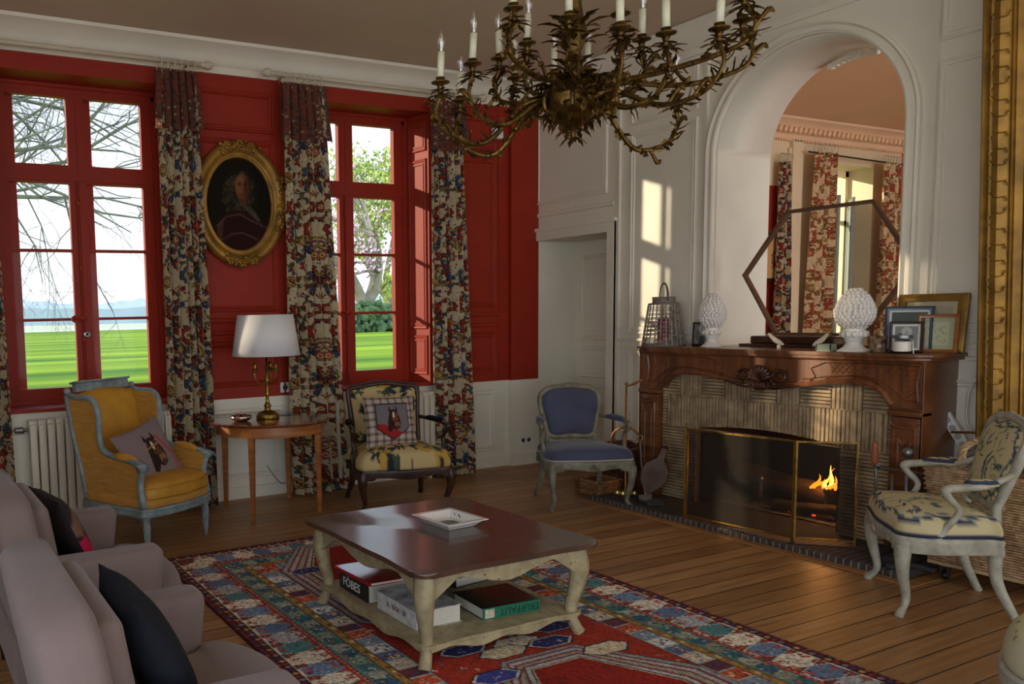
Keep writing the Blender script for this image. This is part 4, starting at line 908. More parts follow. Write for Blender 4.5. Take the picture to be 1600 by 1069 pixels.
def cabriole(bm, x, y, z1, dx, dy, r=.024, h=1.):
    """S-curved leg from under the rail (z1) to the floor, bowing outwards along (dx, dy)"""
    P = [(x, y, z1), (x+.014*dx*h, y+.014*dy*h, z1-.07), (x+.010*dx*h, y+.010*dy*h, z1*.55), (x-.012*dx*h, y-.012*dy*h, z1*.25), (x-.006*dx*h, y-.006*dy*h, .05), (x+.016*dx*h, y+.016*dy*h, .018), (x+.02*dx*h, y+.02*dy*h, 0)]
    tube(bm, P, [r*1.45, r*1.5, r*1.05, r*.75, r*.62, r*.85, r*.8], 10, smooth_n=22)
def samp(fn, n): return [fn(k/n) for k in range(n)]
def seat_outline(w, wb, d, serp=.02, n=120):
    yf, yb = -d/2, d/2
    P = [(-wb/2, yb), (-wb/2-.01, yb-.06), (-w/2-.004, yf+.16), (-w/2, yf+.06), (-w/2+.035, yf+.005), (-w*.3, yf-.004), (-w*.12, yf-serp*.8), (0, yf-serp), (w*.12, yf-serp*.8), (w*.3, yf-.004), (w/2-.035, yf+.005), (w/2, yf+.06), (w/2+.004, yf+.16), (wb/2+.01, yb-.06), (wb/2, yb), (0, yb+.004)]
    return closed_spline([(*p, 0) for p in P], n)
def back_outline(shape, w, h, n=120):
    if shape == 'cartouche': P = [(0, .0), (-w*.25, -.008), (-w*.37, .01), (-w*.41, h*.12), (-w*.455, h*.36), (-w*.5, h*.62), (-w*.485, h*.84), (-w*.36, h*.965), (-w*.16, h), (0, h*1.015), (w*.16, h), (w*.36, h*.965), (w*.485, h*.84), (w*.5, h*.62), (w*.455, h*.36), (w*.41, h*.12), (w*.37, .01), (w*.25, -.008)]
    else: P = [(0, 0), (-w*.3, 0), (-w*.44, .006), (-w*.455, h*.1), (-w*.47, h*.5), (-w*.49, h*.85), (-w*.45, h*.955), (-w*.3, h*.985), (0, h*1.03), (w*.3, h*.985), (w*.45, h*.955), (w*.49, h*.85), (w*.47, h*.5), (w*.455, h*.1), (w*.44, .006), (w*.3, 0)]
    return closed_spline([(*p, 0) for p in P], n)
def rail(bm, O, zt, zb, out=.012, inn=.03):
    c = sum((Vector(p) for p in O), Vector())/len(O); n = len(O); R = []
    for i, p in enumerate(O):
        d = (Vector(p)-c).normalized(); b = zb(p) if callable(zb) else zb
        R.append([bm.verts.new((*(p+d*o).xy, z)) for o, z in ((-inn, zt), (out*.4, zt), (out, zt-.012), (out*.5, zt-.028), (out, b+.01), (out*.6, b), (-inn, b))])
    m = len(R[0])
    for i in range(n):
        for j in range(m): bm.faces.new((R[i][j], R[i][(j+1) % m], R[(i+1) % n][(j+1) % m], R[(i+1) % n][j]))
def armchair(label, loc, rz, w, wb, d, sz, bz, bw, wood, fab, fabc=None, shape='cartouche', rake=.2, seat_t=.07, dome=.035, piping=None, armh=.22, legr=.024, carve=True, seat_b=None, backb=None, padc=None):
    t = thing('armchair', label, 'chair', loc, rz); yf, yb = -d/2, d/2; zt = sz-seat_t; O = seat_outline(w, wb, d)
    def zb(p):
        u = p.x/(w/2); return zt-.055-.02*(abs(u) > .75)*1.0-.018*math.exp(-(u*3.2)**2)*(p.y < 0)
    bm = B(); rail(bm, O, zt, zb)
    if carve:
        for k in range(5): bmesh.ops.create_icosphere(bm, subdivisions=1, radius=.011, matrix=Matrix.Translation((-.024+.012*k, yf-.033, zt-.04+.006*(2-abs(k-2)))) @ Matrix.Diagonal((.8, .6, 1.3, 1)))
    obj('seat_rail', bm, wood, t, auto=60)
    for sx, sy in ((-1, -1), (1, -1), (-1, 1), (1, 1)):
        bm = B()
        if sy < 0:
            cabriole(bm, sx*(w/2-.035), yf+.04, zt-.01, sx, -1, legr)
            if carve:
                for k in range(4): bmesh.ops.create_icosphere(bm, subdivisions=1, radius=.010, matrix=Matrix.Translation((sx*(w/2-.005), yf+.005, zt-.05-.018*k)) @ Matrix.Diagonal((.9, .9, 1.2, 1)))
        else: tube(bm, [(sx*(wb/2-.02), yb-.02, zt-.01), (sx*(wb/2-.02), yb-.01, zt*.5), (sx*(wb/2), yb+.05, .05), (sx*(wb/2+.005), yb+.075, 0)], [legr*1.2, legr, legr*.75, legr*.8], 10, smooth_n=14)
        obj('leg', bm, wood, t, smooth=True)
    Os = [Vector((p.x*.985, p.y*.985, 0)) for p in O]
    s = pad('seat_cushion', Os, dome, seat_t, t, fab, Matrix.Translation((0, 0, zt)), fabc)
    if piping:
        bm = B(); tube(bm, [(p.x*1.0, p.y*1.0, zt+.008) for p in O], .006, 6, closed=True); obj('piping', bm, piping, s)
    # back
    bb = sz+.035 if backb is None else backb; h = (bz-bb)/math.cos(rake); Mb = Matrix.Translation((0, yb-.01, bb)) @ Matrix.Rotation(-rake, 4, 'X') @ Matrix.Rotation(PI/2, 4, 'X')
    bo = back_outline(shape, bw, h)
    bm = B(); tube(bm, [Mb @ Vector((p.x, p.y, 0)) for p in bo], .021, 10, sec=(1., 1.), closed=True)
    tube(bm, [Mb @ Vector((p.x*1.035, .01+p.y*1.015, .012)) for p in bo], .008, 6, closed=True)
    for sx in (-1, 1): tube(bm, [(sx*(wb/2-.025), yb-.015, zt-.02), Mb @ Vector((sx*bw*.40, -.01, 0)), Mb @ Vector((sx*bw*.42, h*.15, 0))], [.022, .02, .018], 8)
    if carve:
        for k in range(7): bmesh.ops.create_icosphere(bm, subdivisions=1, radius=.012, matrix=Mb @ Matrix.Translation(((k-3)*.012, h*1.03+.004*(3-abs(k-3)), .012)))
    obj('back_frame', bm, wood, t, smooth=True)
    bi = [Vector((p.x*.93, h*.5+(p.y-h*.5)*.93, 0)) for p in bo]
    pad('backrest', bi, .03, .018, t, fab, Mb, (lambda X, Y, r, Z: fabc(X, Y-h*.5, r, Z)) if fabc else None)
    pad('back_panel', [Vector((-p.x, p.y, 0)) for p in bi], .01, .012, t, fab, Mb @ Matrix.Rotation(PI, 4, 'Y'), (lambda X, Y, r, Z: fabc(X, Y-h*.5, r, Z)) if fabc else None)
    # arms
    for sx in (-1, 1):
        za = sz+armh; A0 = Mb @ Vector((sx*bw*.47, h*.42, 0)); xf = sx*(w/2+.01); ya = yf+.20
        P = [A0, Vector((sx*(bw*.5+.03), A0.y-.09, za+.015)), Vector((sx*(w/2+.0), ya+.10, za+.01)), Vector((xf, ya, za)), Vector((xf+sx*.006, ya-.03, za-.012)), Vector((xf, ya-.015, za-.045)), Vector((xf-sx*.012, ya+.03, za-.11)), Vector((sx*(w/2-.012), ya-.015, zt+.05)), Vector((sx*(w/2-.01), ya-.05, zt-.01))]
        bm = B(); tube(bm, P, [.016, .015, .017, .02, .02, .016, .014, .016, .022], 10, smooth_n=40)
        a = obj('arm', bm, wood, t, smooth=True)
        q0, q1 = Vector((sx*(bw*.5+.03), A0.y-.07, za+.028)), Vector((sx*(w/2+.0), ya+.045, za+.03)); mid = (q0+q1)/2; L = (q1-q0).length; an = math.atan2(q1.y-q0.y, q1.x-q0.x)
        ol = [Vector((L*.5*math.copysign(abs(math.cos(k/40*2*PI))**.7, math.cos(k/40*2*PI)), .030*math.copysign(abs(math.sin(k/40*2*PI))**.8, math.sin(k/40*2*PI)), 0)) for k in range(40)]
        pad('arm_pad', ol, .018, .016, a, fab, Matrix.Translation(mid-Vector((0, 0, .018))) @ Matrix.Rotation(an, 4, 'Z'), padc, rings=10)
    return t
def cushion(label, loc, rot, w, h, th, cv, back, parent=None, n=90, edge=None, name='cushion'):
    """soft square cushion: local x across, z up, front towards -y"""
    u = np.linspace(-1, 1, n); U, V = np.meshgrid(u, u[::-1]); pin = 1-.07*(1-np.abs(U)**2)*(np.abs(V)**6)-0; pin2 = 1-.07*(1-np.abs(V)**2)*(np.abs(U)**6)
    X, Z = U*w/2*pin2, V*h/2*pin; T = th/2*np.clip((1-np.abs(U)**2.6)*(1-np.abs(V)**2.6), 0, 1)**.55
    T = T+.006*(vnoise(n, n, 14, int(abs(loc[0])*100))-.5)*(T > .01)
    XX = np.concatenate([X, X[::-1]]); ZZ = np.concatenate([Z, Z[::-1]]); YY = np.concatenate([-T, T[::-1]])
    if cv is not None:
        hh, ww, _ = cv.shape; f = cv[np.clip(((1-(V+1)/2)*(hh-1)).astype(int), 0, hh-1), np.clip(((U+1)/2*(ww-1)).astype(int), 0, ww-1)]
    else: f = np.zeros((n, n, 3))+back
    col = np.concatenate([f, np.zeros((n, n, 3))+back])
    o = gridmesh(name, XX, YY, ZZ, FAB, None, col); o.location = loc; o.rotation_euler = rot; tag(o, label, 'cushion'); return o

GB = mat('grey_green_painted_wood', (128, 128, 112), .5, rgb2=(96, 92, 76), vscale=14, bump=.3, bscale=40)
BLUEF = mat('blue_velvet', (58, 66, 92), .75, var=.12, vscale=5, bump=.1, bscale=200, sheen=.25)
WHP = mat('grey_piping', (176, 172, 158), .7)
def face(loc2, tgt): return math.atan2(tgt[1], tgt[0])+PI/2
# blue armchair: feet (-1.28,-1.68) (-.76,-1.92) (-1.04,-1.30)
armchair('blue velvet armchair with a grey painted frame standing left of the fireplace', (-.92, -1.57, 0), face(None, (-.42, -.91)), .64, .50, .50, .445, .885, .47, GB, BLUEF, piping=WHP, rake=.16, armh=.19, backb=.50)
# cream and blue tapestry chair at the right
def tap(X, Y, r, Z):
    base = np.zeros(X.shape+(3,))+np.array((206, 194, 150.)); rg = random.Random(2)
    for _ in range(210):
        a, b = rg.uniform(-.36, .36), rg.uniform(-.36, .36); an = rg.uniform(0, 3.14); la, lb = rg.uniform(.012, .034), rg.uniform(.004, .008); dx, dy = X-a, Y-b
        k = (((dx*math.cos(an)+dy*math.sin(an))/la)**2+((-dx*math.sin(an)+dy*math.cos(an))/lb)**2 < 1) & (r < .97); base[k] = rg.choice([(56, 66, 96), (70, 84, 110), (104, 118, 76), (62, 72, 104), (150, 160, 120)])
    an = np.arctan2(Y, X); wv = .93+.035*np.sin(an*9); k = (np.abs(r-wv) < .018) | ((r > 1.05) & (r < 1.09)); base[k] = (44, 52, 82); k = np.abs(r-wv+.03) < .012; base[k] = (110, 126, 130)
    return base
def tapp(X, Y, r, Z):
    base = np.zeros(X.shape+(3,))+np.array((196, 184, 140.)); k = (r > .72) & (r < 1.01); base[k] = (56, 66, 88); k = np.sin(X*120+Y*60) > .75; base[k & (r < .7)] = (104, 112, 90); return base
GW = mat('pale_grey_painted_wood', (186, 184, 168), .5, rgb2=(150, 146, 128), vscale=14, bump=.3, bscale=40)
armchair('cream and blue tapestry armchair with pale painted frame in front of the wicker basket', (-.985, -4.0, 0), face(None, (-.66, .75)), .64, .50, .42, .475, .93, .47, GW, FAB, tap, piping=mat('navy_piping', (40, 46, 70), .8), rake=.26, armh=.165, backb=.53, padc=tapp, dome=.05, seat_t=.08)
# dark armchair below the second window
def verd(X, Y, r, Z):
    base = np.zeros(X.shape+(3,))+np.array((192, 172, 122.)); rg = random.Random(9)
    for _ in range(10): a, b = rg.uniform(-.34, .34), rg.uniform(-.3, .3); base[((X-a)**2+(Y-b)**2) < .004] = (186, 150, 70)
    for _ in range(80):
        a, b = rg.uniform(-.40, .40), rg.uniform(-.34, .34); col = rg.choice([(40, 52, 48), (52, 66, 60), (70, 84, 70), (34, 44, 52)])
        for _ in range(7):
            an = rg.uniform(0, 6.28); la, lb = rg.uniform(.014, .034), rg.uniform(.005, .010); dx, dy = X-a-.02*math.cos(an), Y-b-.02*math.sin(an)
            k = ((dx*math.cos(an)+dy*math.sin(an))/la)**2+((-dx*math.sin(an)+dy*math.cos(an))/lb)**2 < 1; base[k] = col
    for _ in range(7):
        a, b = rg.uniform(-.3, .3), rg.uniform(-.28, .28); k = (X-a)**2+(Y-b)**2 < .0007; base[k] = (128, 60, 44)
    return base
armchair('dark carved beech armchair in leafy tapestry, holding a horse head cushion', (-2.13, -.84, 0), face(None, (-.25, -.97)), .74, .62, .56, .43, .915, .60, DARKW, FAB, verd, shape='square', rake=.2, armh=.20, legr=.026, dome=.07, backb=.46, seat_t=.10)
def horsehead(cv, cx, cy, s, dk=(48, 28, 22), br=(112, 62, 36)):
    poly(cv, [(cx-.55*s, cy+.9*s), (cx-.42*s, cy-.1*s), (cx-.28*s, cy-.62*s), (cx-.05*s, cy-.75*s), (cx+.25*s, cy-.62*s), (cx+.42*s, cy-.1*s), (cx+.5*s, cy+.35*s), (cx+.42*s, cy+.72*s), (cx+.15*s, cy+.86*s), (cx-.1*s, cy+.7*s), (cx-.3*s, cy+1.0*s)], dk)
    for ex in (-.3, .22): poly(cv, [(cx+ex*s-.09*s, cy-.6*s), (cx+ex*s, cy-1.02*s), (cx+ex*s+.13*s, cy-.58*s)], dk)
    ell(cv, cx+.1*s, cy-.1*s, .27*s, .42*s, br); ell(cv, cx+.22*s, cy+.45*s, .22*s, .3*s, (134, 92, 66)); ell(cv, cx-.02*s, cy-.3*s, .07*s, .24*s, (214, 204, 192)); ell(cv, cx+.22*s, cy+.62*s, .16*s, .12*s, (70, 52, 46))
    for ex in (-.16, .3): ell(cv, cx+ex*s, cy-.12*s, .055*s, .045*s, (14, 10, 8))
    line(cv, [(cx-.2*s, cy+.25*s), (cx+.4*s, cy+.2*s)], .05*s, (40, 20, 16)); line(cv, [(cx-.25*s, cy-.5*s), (cx-.3*s, cy+.3*s)], .05*s, (60, 30, 20))
cv = canvas(160, 160, (176, 166, 156))
yy, xx = np.mgrid[0:160, 0:160]; k = ((np.sin(xx*.28) > .35)*1.+(np.sin(yy*.28) > .35)*1.); cv = cv-k[..., None]*np.array((40, 46, 44))
poly(cv, [(30, 26), (130, 26), (130, 104), (80, 140), (30, 104)], (40, 34, 36)); poly(cv, [(33, 29), (127, 29), (127, 102), (80, 136), (33, 102)], (112, 106, 112)); poly(cv, [(33, 88), (60, 92), (110, 118), (80, 136), (33, 102)], (150, 34, 34)); horsehead(cv, 84, 74, 40)
cushion('checked cushion with a horse head shield, on the dark carved armchair', (-2.20, -.86, .665), (R_(-14), 0, R_(-12)), .42, .40, .13, blur(cv, 1), (150, 140, 132))

# ------------------------------------------------------------------ yellow winged bergere
YEL = mat('yellow_ribbed_silk', (204, 152, 62), .55, rgb2=(176, 124, 44), vscale=6, stretch=(1.6, 1.6, 24), bump=.6, bscale=9, sheen=.15)
YELP = mat('yellow_silk', (200, 148, 50), .5, rgb2=(176, 124, 38), vscale=5, bump=.1)
BG = mat('blue_grey_painted_wood', (138, 154, 158), .45, rgb2=(108, 124, 130), vscale=16, bump=.3, bscale=50)
def bergere():
    t = thing('winged_armchair', 'yellow winged armchair with blue-grey painted frame under the left window', 'chair', (-4.12, -.83, 0), R_(29))
    wf, wb, d = .62, .56, .62; yf, yb = -d/2, d/2; zr = .30
    O = closed_spline([(p[0], p[1], 0) for p in [(-wb/2, yb), (-wf/2, yf+.12), (-wf/2+.02, yf+.01), (-wf*.25, yf-.03), (0, yf-.045), (wf*.25, yf-.03), (wf/2-.02, yf+.01), (wf/2, yf+.12), (wb/2, yb), (0, yb+.02)]], 100)
    bm = B(); rail(bm, O, zr, zr-.055, out=.014); obj('seat_rail', bm, BG, t, auto=50)
    for sx, sy in ((-1, -1), (1, -1), (-1, 1), (1, 1)):
        x, y = sx*(wf/2-.035 if sy < 0 else wb/2-.02), (yf+.035 if sy < 0 else yb-.01); bm = B()
        if sy < 0:
            lathe(bm, [(0, 0), (.012, 0), (.014, .02), (.012, .03), (.023, .19), (.024, .2), (.018, .21), (.027, .222), (.027, .24), (.03, .245), (.03, .30), (0, .30)], 12, c=(x, y, 0))
            for k in range(8): a = k*PI/4; tube(bm, [(x+.013*math.cos(a), y+.013*math.sin(a), .03), (x+.023*math.cos(a), y+.023*math.sin(a), .19)], .003, 4)
        else: tube(bm, [(x, y, .3), (x, y+.04, .1), (x, y+.07, 0)], [.022, .018, .014], 8)
        obj('leg', bm, BG, t, smooth=True)
    Ou = [Vector((p.x*.98, p.y*.98, 0)) for p in O]
    pad('seat_base', Ou, .0, .07, t, YEL, Matrix.Translation((0, 0, zr)))
    c = pad('seat_cushion', [Vector((p.x*.90, p.y*.98-.015, 0)) for p in O], .05, .085, t, YELP, Matrix.Translation((0, 0, zr+.055)))
    bm = B()
    for z in (.012, .075): tube(bm, [(p.x*.915, p.y*.99-.015, zr+.055+z) for p in O], .005, 6, closed=True)
    obj('piping', bm, YELP, c)
    # side profile (y, z) of wing + arm for both sides; wings lean outwards a little
    top = [(yf+.03, zr), (yf+.055, zr+.14), (yf+.04, .52), (yf+.03, .56), (yf+.07, .585), (yf+.20, .60), (yf+.32, .61), (yf+.41, .64), (yf+.445, .72), (yf+.445, .86), (yf+.46, .94), (yf+.52, .985), (yb+.03, .985), (yb+.10, 1.0)]
    bot = [(yb+.13, 1.0), (yb+.09, .75), (yb+.02, .5), (yb-.02, zr)]
    for sx in (-1, 1):
        X = lambda y, z: sx*(wf/2-.015-(.03 if y > yf+.3 else .03*max(0, (y-yf)/.3))+.03*max(0, z-.6))
        tp = spline([(X(y, z), y, z) for y, z in top], 46); bt = [Vector((X(y, z), y, z)) for y, z in bot]
        bm = B(); loop = tp+bt; F = []
        for off in (.012, -.022): F.append([bm.verts.new((p.x+sx*off, p.y, p.z)) for p in loop])
        for vs in F: bm.faces.new(vs)
        for i in range(len(loop)): bm.faces.new((F[0][i], F[0][(i+1) % len(loop)], F[1][(i+1) % len(loop)], F[1][i]))
        s = obj('side_panel', bm, YEL, t)
        bm = B(); tube(bm, [p+Vector((sx*.006, 0, 0)) for p in tp], [.024, .022, .02, .02, .02, .02, .022, .02, .02, .02], 10)
        tube(bm, [p+Vector((sx*.006, 0, 0)) for p in bt], .02, 10)
        lathe(bm, [(0, -.03), (.026, -.03), (.03, 0), (.026, .03), (0, .03)], 16, M=Matrix.Translation((sx*(wf/2-.008), yf+.025, .565)) @ Matrix.Rotation(PI/2, 4, 'Y'))
        for k in range(3): tube(bm, [Vector((sx*(wf/2-.04+.032*k), yf-.004, .57+.0*k)), Vector((sx*(wf/2-.04+.032*k), yf+.09, .592))], .007, 6)
        bmesh.ops.create_icosphere(bm, subdivisions=2, radius=.024, matrix=Matrix.Translation((X(yb, 1)+sx*.01, yb+.115, 1.025)))
        obj('side_frame', bm, BG, t, smooth=True)
        ol = [Vector((.11*math.cos(k/40*2*PI), .030*math.sin(k/40*2*PI), 0)) for k in range(40)]
        pad('arm_pad', ol, .022, .018, t, YELP, Matrix.Translation((X(yf+.2, .6), yf+.20, .60)) @ Matrix.Rotation(R_(6), 4, 'X') @ Matrix.Rotation(PI/2, 4, 'Z'), rings=10)
    # back
    Mb = Matrix.Translation((0, yb-.03, zr+.1)) @ Matrix.Rotation(-.2, 4, 'X') @ Matrix.Rotation(PI/2, 4, 'X'); hb = .62
    bo = closed_spline([(0, 0, 0), (-.24, 0, 0), (-.27, .05, 0), (-.275, hb*.6, 0), (-.265, hb*.95, 0), (-.2, hb*.99, 0), (0, hb*1.03, 0), (.2, hb*.99, 0), (.265, hb*.95, 0), (.275, hb*.6, 0), (.27, .05, 0), (.24, 0, 0)], 90)
    pad('backrest', bo, .045, .03, t, YELP, Mb); pad('back_panel', bo, .01, .02, t, YEL, Mb @ Matrix.Rotation(PI, 4, 'Y'))
    bm = B(); box(bm, -.235, .235, -.018, .028, .625, .685, bev=.006, M=Matrix.Translation((0, yb-.03, zr+.1)) @ Matrix.Rotation(-.2, 4, 'X')); box(bm, -.25, .25, -.028, .036, .685, .70, bev=.005, M=Matrix.Translation((0, yb-.03, zr+.1)) @ Matrix.Rotation(-.2, 4, 'X'))
    obj('crest_rail', bm, BG, t)
    return t
bergere()
cv = canvas(140, 140, (128, 112, 112)); horsehead(cv, 76, 70, 46, (40, 26, 20), (90, 56, 34)); line(cv, [(96, 40), (118, 90), (122, 139)], 4, (190, 40, 60)); line(cv, [(50, 60), (90, 56)], 3, (160, 120, 60))
cushion('grey cushion with a horse head and red rein, on the yellow armchair', (-4.13, -.93, .60), (R_(-24), R_(-14), R_(29)), .42, .42, .13, blur(cv, 1), (120, 104, 104))
# ------------------------------------------------------------------ lettering helper
def lettering(name, text, size, m, parent, M, depth=.0008):
    cu = bpy.data.curves.new(name, 'FONT'); cu.body = text; cu.size = size; cu.align_x = 'CENTER'; cu.align_y = 'CENTER'; cu.extrude = depth; cu.resolution_u = 3
    tmp = bpy.data.objects.new(name, cu); me = bpy.data.meshes.new_from_object(tmp); bpy.data.objects.remove(tmp); bpy.data.curves.remove(cu)
    me.transform(M); me.name = name; return link_mesh(name, me, m, parent)

# ------------------------------------------------------------------ coffee table
PAINTC = mat('cream_distressed_paint', (178, 164, 126), .55, rgb2=(150, 136, 102), vscale=18, bump=.4, bscale=50)
n = PAINTC.node_tree; p = n.nodes['Principled BSDF']; no = n.nodes.new('ShaderNodeTexNoise'); no.inputs['Scale'].default_value = 26; no.inputs['Detail'].default_value = 8; no.inputs['Roughness'].default_value = .75
tcn = n.nodes.new('ShaderNodeTexCoord'); n.links.new(tcn.outputs['Object'], no.inputs['Vector']); r = n.nodes.new('ShaderNodeValToRGB'); r.color_ramp.elements[0].position = .60; r.color_ramp.elements[0].color = (0, 0, 0, 1); r.color_ramp.elements[1].position = .65; r.color_ramp.elements[1].color = (1, 1, 1, 1)
n.links.new(no.outputs['Fac'], r.inputs[0]); mx = n.nodes.new('ShaderNodeMix'); mx.data_type = 'RGBA'; src = p.inputs['Base Color'].links[0].from_socket
n.links.new(r.outputs[0], mx.inputs['Factor']); n.links.new(src, mx.inputs['A']); mx.inputs['B'].default_value = (*lin((92, 66, 46)), 1); n.links.new(mx.outputs['Result'], p.inputs['Base Color'])
TOPW = mat('worn_brown_tabletop', (92, 64, 50), .22, rgb2=(64, 44, 34), vscale=2.4, stretch=(1, 14, 1), bump=.25, bscale=14, coat=.8)
CX, CY = -3.24, -3.02
t = thing('coffee_table', 'low square coffee table with brown top and cream distressed curved legs on the rug', 'table', (CX, CY, .011))
hx, hy, tz = .50, .55, .44
def wavy(hx, hy, amp, rc, n=30, k=2):
    P = []
    def side(x0, y0, x1, y1, nx, ny):
        for i in range(n):
            u = i/n; s = amp*(math.cos(u*2*PI*k)-1)*.5-amp*.8*math.exp(-((u-.5)*9)**2)
            P.append((x0+(x1-x0)*u+nx*s, y0+(y1-y0)*u+ny*s))
        
    def corner(cx, cy, a):
        for i in range(6): b = a+PI/2*i/6; P.append((cx+rc*math.cos(b), cy+rc*math.sin(b)))
    side(-hx+rc, -hy, hx-rc, -hy, 0, -1); corner(hx-rc, -hy+rc, -PI/2); side(hx, -hy+rc, hx, hy-rc, 1, 0); corner(hx-rc, hy-rc, 0)
    side(hx-rc, hy, -hx+rc, hy, 0, 1); corner(-hx+rc, hy-rc, PI/2); side(-hx, hy-rc, -hx, -hy+rc, -1, 0); corner(-hx+rc, -hy+rc, PI); return P
bm = B(); prism(bm, wavy(hx, hy, .014, .07), 'z', tz-.024, tz, bev=.007); obj('tabletop', bm, TOPW, t, auto=40)
ax, ay = .425, .47
def apz(u): u = abs(u); return .325+.03*math.cos(u*PI*1.0)*-1*(u < .0)+(.052*math.sin(min(1, (u)/.62)*PI*.5)**2-.0 if u < .62 else .052-(u-.62)/.3*.085)
def apron(bm, axis, c, s, half, th, zt, zf, n=36):
    L = [(half*(2*i/n-1), zf((2*i/n-1))) for i in range(n+1)]
    prism(bm, [(-half, zt)]+L+[(half, zt)], axis, c-s*th, c)
for axis, c, s, half in (('y', -ay-.015, -1, ax), ('y', ay+.015, 1, ax), ('x', -ax-.015, -1, ay), ('x', ax+.015, 1, ay)):
    bm = B(); apron(bm, axis, c, s, half, .022, tz-.024, apz); obj('apron', bm, PAINTC, t, auto=30)
for sx in (-1, 1):
    for sy in (-1, 1):
        bm = B(); x, y = sx*(ax-.012), sy*(ay-.012)
        tube(bm, [(x, y, tz-.024), (x+sx*.004, y+sy*.004, .37), (x+sx*.012, y+sy*.012, .31), (x+sx*.004, y+sy*.004, .22), (x-sx*.012, y-sy*.012, .14), (x-sx*.010, y-sy*.010, .07), (x+sx*.006, y+sy*.006, .02), (x+sx*.014, y+sy*.014, 0)], [.044, .046, .046, .036, .03, .026, .028, .03], 8, smooth_n=20)
        obj('leg', bm, PAINTC, t, auto=50)
bm = B(); prism(bm, wavy(ax+.015, ay+.015, .016, .03), 'z', .088, .104, bev=.003)
for axis, c, s, half in (('y', -ay-.005, -1, ax-.03), ('y', ay+.005, 1, ax-.03), ('x', -ax-.005, -1, ay-.03), ('x', ax+.005, 1, ay-.03)): apron(bm, axis, c, s, half, .018, .09, lambda u: .062+.018*abs(u)**2+.010*math.cos(u*9))
obj('shelf', bm, PAINTC, t, auto=30)
t = thing('ashtray', 'square white china dish with sloping sides on the coffee table', 'dish', (-3.165, -2.975, .4525), R_(4))
bm = B(); prof = [(.078, 0), (.108, .032), (.125, .036), (.125, .04), (.104, .040), (.076, .008), (0.0, .008)]; rings = []
for r, z in prof: rings.append([bm.verts.new((sx*r*1.0, sy*r*1.15, z)) for sx, sy in ((-1, -1), (1, -1), (1, 1), (-1, 1))] if r > 0 else [bm.verts.new((0, 0, z))]*4)
for a, b in zip(rings, rings[1:]):
    for i in range(4):
        vs = [a[i], a[(i+1) % 4], b[(i+1) % 4], b[i]]; vs = [v for k, v in enumerate(vs) if v not in vs[:k]]
        if len(vs) > 2: bm.faces.new(vs)
bm.faces.new(rings[0]); obj('dish', bm, PORC, t)
bm = B(); lathe(bm, [(.045, .0085), (.05, .009), (.045, .0095), (0, .0095)], 20); tube(bm, [(.085, .02, .018), (.095, .045, .027)], .004, 6); tube(bm, [(.088, .06, .02), (.098, .08, .03)], .003, 6); obj('painted_mark', bm, mat('green_glaze', (84, 104, 84), .3), t)

PAGES = mat('book_pages', (214, 208, 192), .8, var=.1, vscale=60, stretch=(1, 1, 12))
def book(name, label, loc, rz, w, d, h, cover, spine='x-', group='books on the coffee table shelf', rot=None, spinemat=None):
    """lying book, w along local x, d along local y; spine on one side"""
    t = thing(name, label, 'book', loc, rz, group)
    if rot: t.rotation_euler = rot
    bm = B(); c = .003; e = {'x-': (0, c, c, c), 'x+': (c, 0, c, c), 'y-': (c, c, 0, c), 'y+': (c, c, c, 0)}[spine]
    box(bm, -w/2, w/2, -d/2, d/2, 0, c); box(bm, -w/2, w/2, -d/2, d/2, h-c, h)
    obj('cover', bm, cover, t)
    bm = B()
    if spine == 'x-': box(bm, -w/2-.002, -w/2+c, -d/2, d/2, 0, h)
    if spine == 'x+': box(bm, w/2-c, w/2+.002, -d/2, d/2, 0, h)
    if spine == 'y-': box(bm, -w/2, w/2, -d/2-.002, -d/2+c, 0, h)
    obj('spine', bm, spinemat or cover, t); q = .006
    bm = B(); box(bm, -w/2+(q if spine != 'x-' else c), w/2-(q if spine != 'x+' else c), -d/2+(q if spine != 'y-' else c), d/2-q, c, h-c); obj('pages', bm, PAGES, t)
    return t
SZ = .116
INKW = mat('white_print', (232, 230, 224), .6); INKD = mat('dark_print', (60, 56, 60), .6)
bk = book('book', 'thick black-spined book with white letters under the red book', (-3.50, -2.79, SZ), 0, .22, .29, .085, mat('white_cover', (214, 212, 206), .4), 'x-', spinemat=mat('black_spine', (26, 30, 32), .4))
lettering('title', 'FÖBES', .062, INKW, bk, Matrix.Translation((-.1125, .02, .042)) @ Matrix.Rotation(-PI/2, 4, 'Z') @ Matrix.Rotation(PI/2, 4, 'X'))
bk = book('book', 'thick white book with worn printed spine beside the front leg', (-3.48, -3.17, SZ), 0, .24, .33, .082, mat('mottled_white_cover', (206, 208, 206), .35, rgb2=(120, 122, 118), vscale=14), 'x-', spinemat=mat('worn_white_spine', (224, 224, 222), .4, rgb2=(190, 190, 186), vscale=30))
lettering('title', 'K · ILKA · 20', .03, INKD, bk, Matrix.Translation((-.1225, .0, .045)) @ Matrix.Rotation(-PI/2, 4, 'Z') @ Matrix.Rotation(PI/2, 4, 'X'))
bk = book('book', 'thin glossy red book lying tilted on top of the black one', (-3.535, -2.83, SZ+.10), 0, .23, .29, .018, mat('glossy_red_cover', (150, 22, 36), .12, coat=.6), 'x-', rot=(R_(3), R_(4), R_(8)))
bk = book('book', 'green book with its large title upside down on the spine', (-3.11, -3.26, SZ), R_(-4), .31, .25, .052, mat('dark_green_cover', (20, 38, 32), .2, coat=.4), 'y-', spinemat=mat('green_spine', (34, 110, 84), .35))
lettering('title', 'TRUFFAUT', .046, mat('dark_green_print', (14, 48, 38), .5), bk, Matrix.Translation((.045, -.1275, .026)) @ Matrix.Rotation(PI/2, 4, 'X') @ Matrix.Rotation(PI, 4, 'Z'))
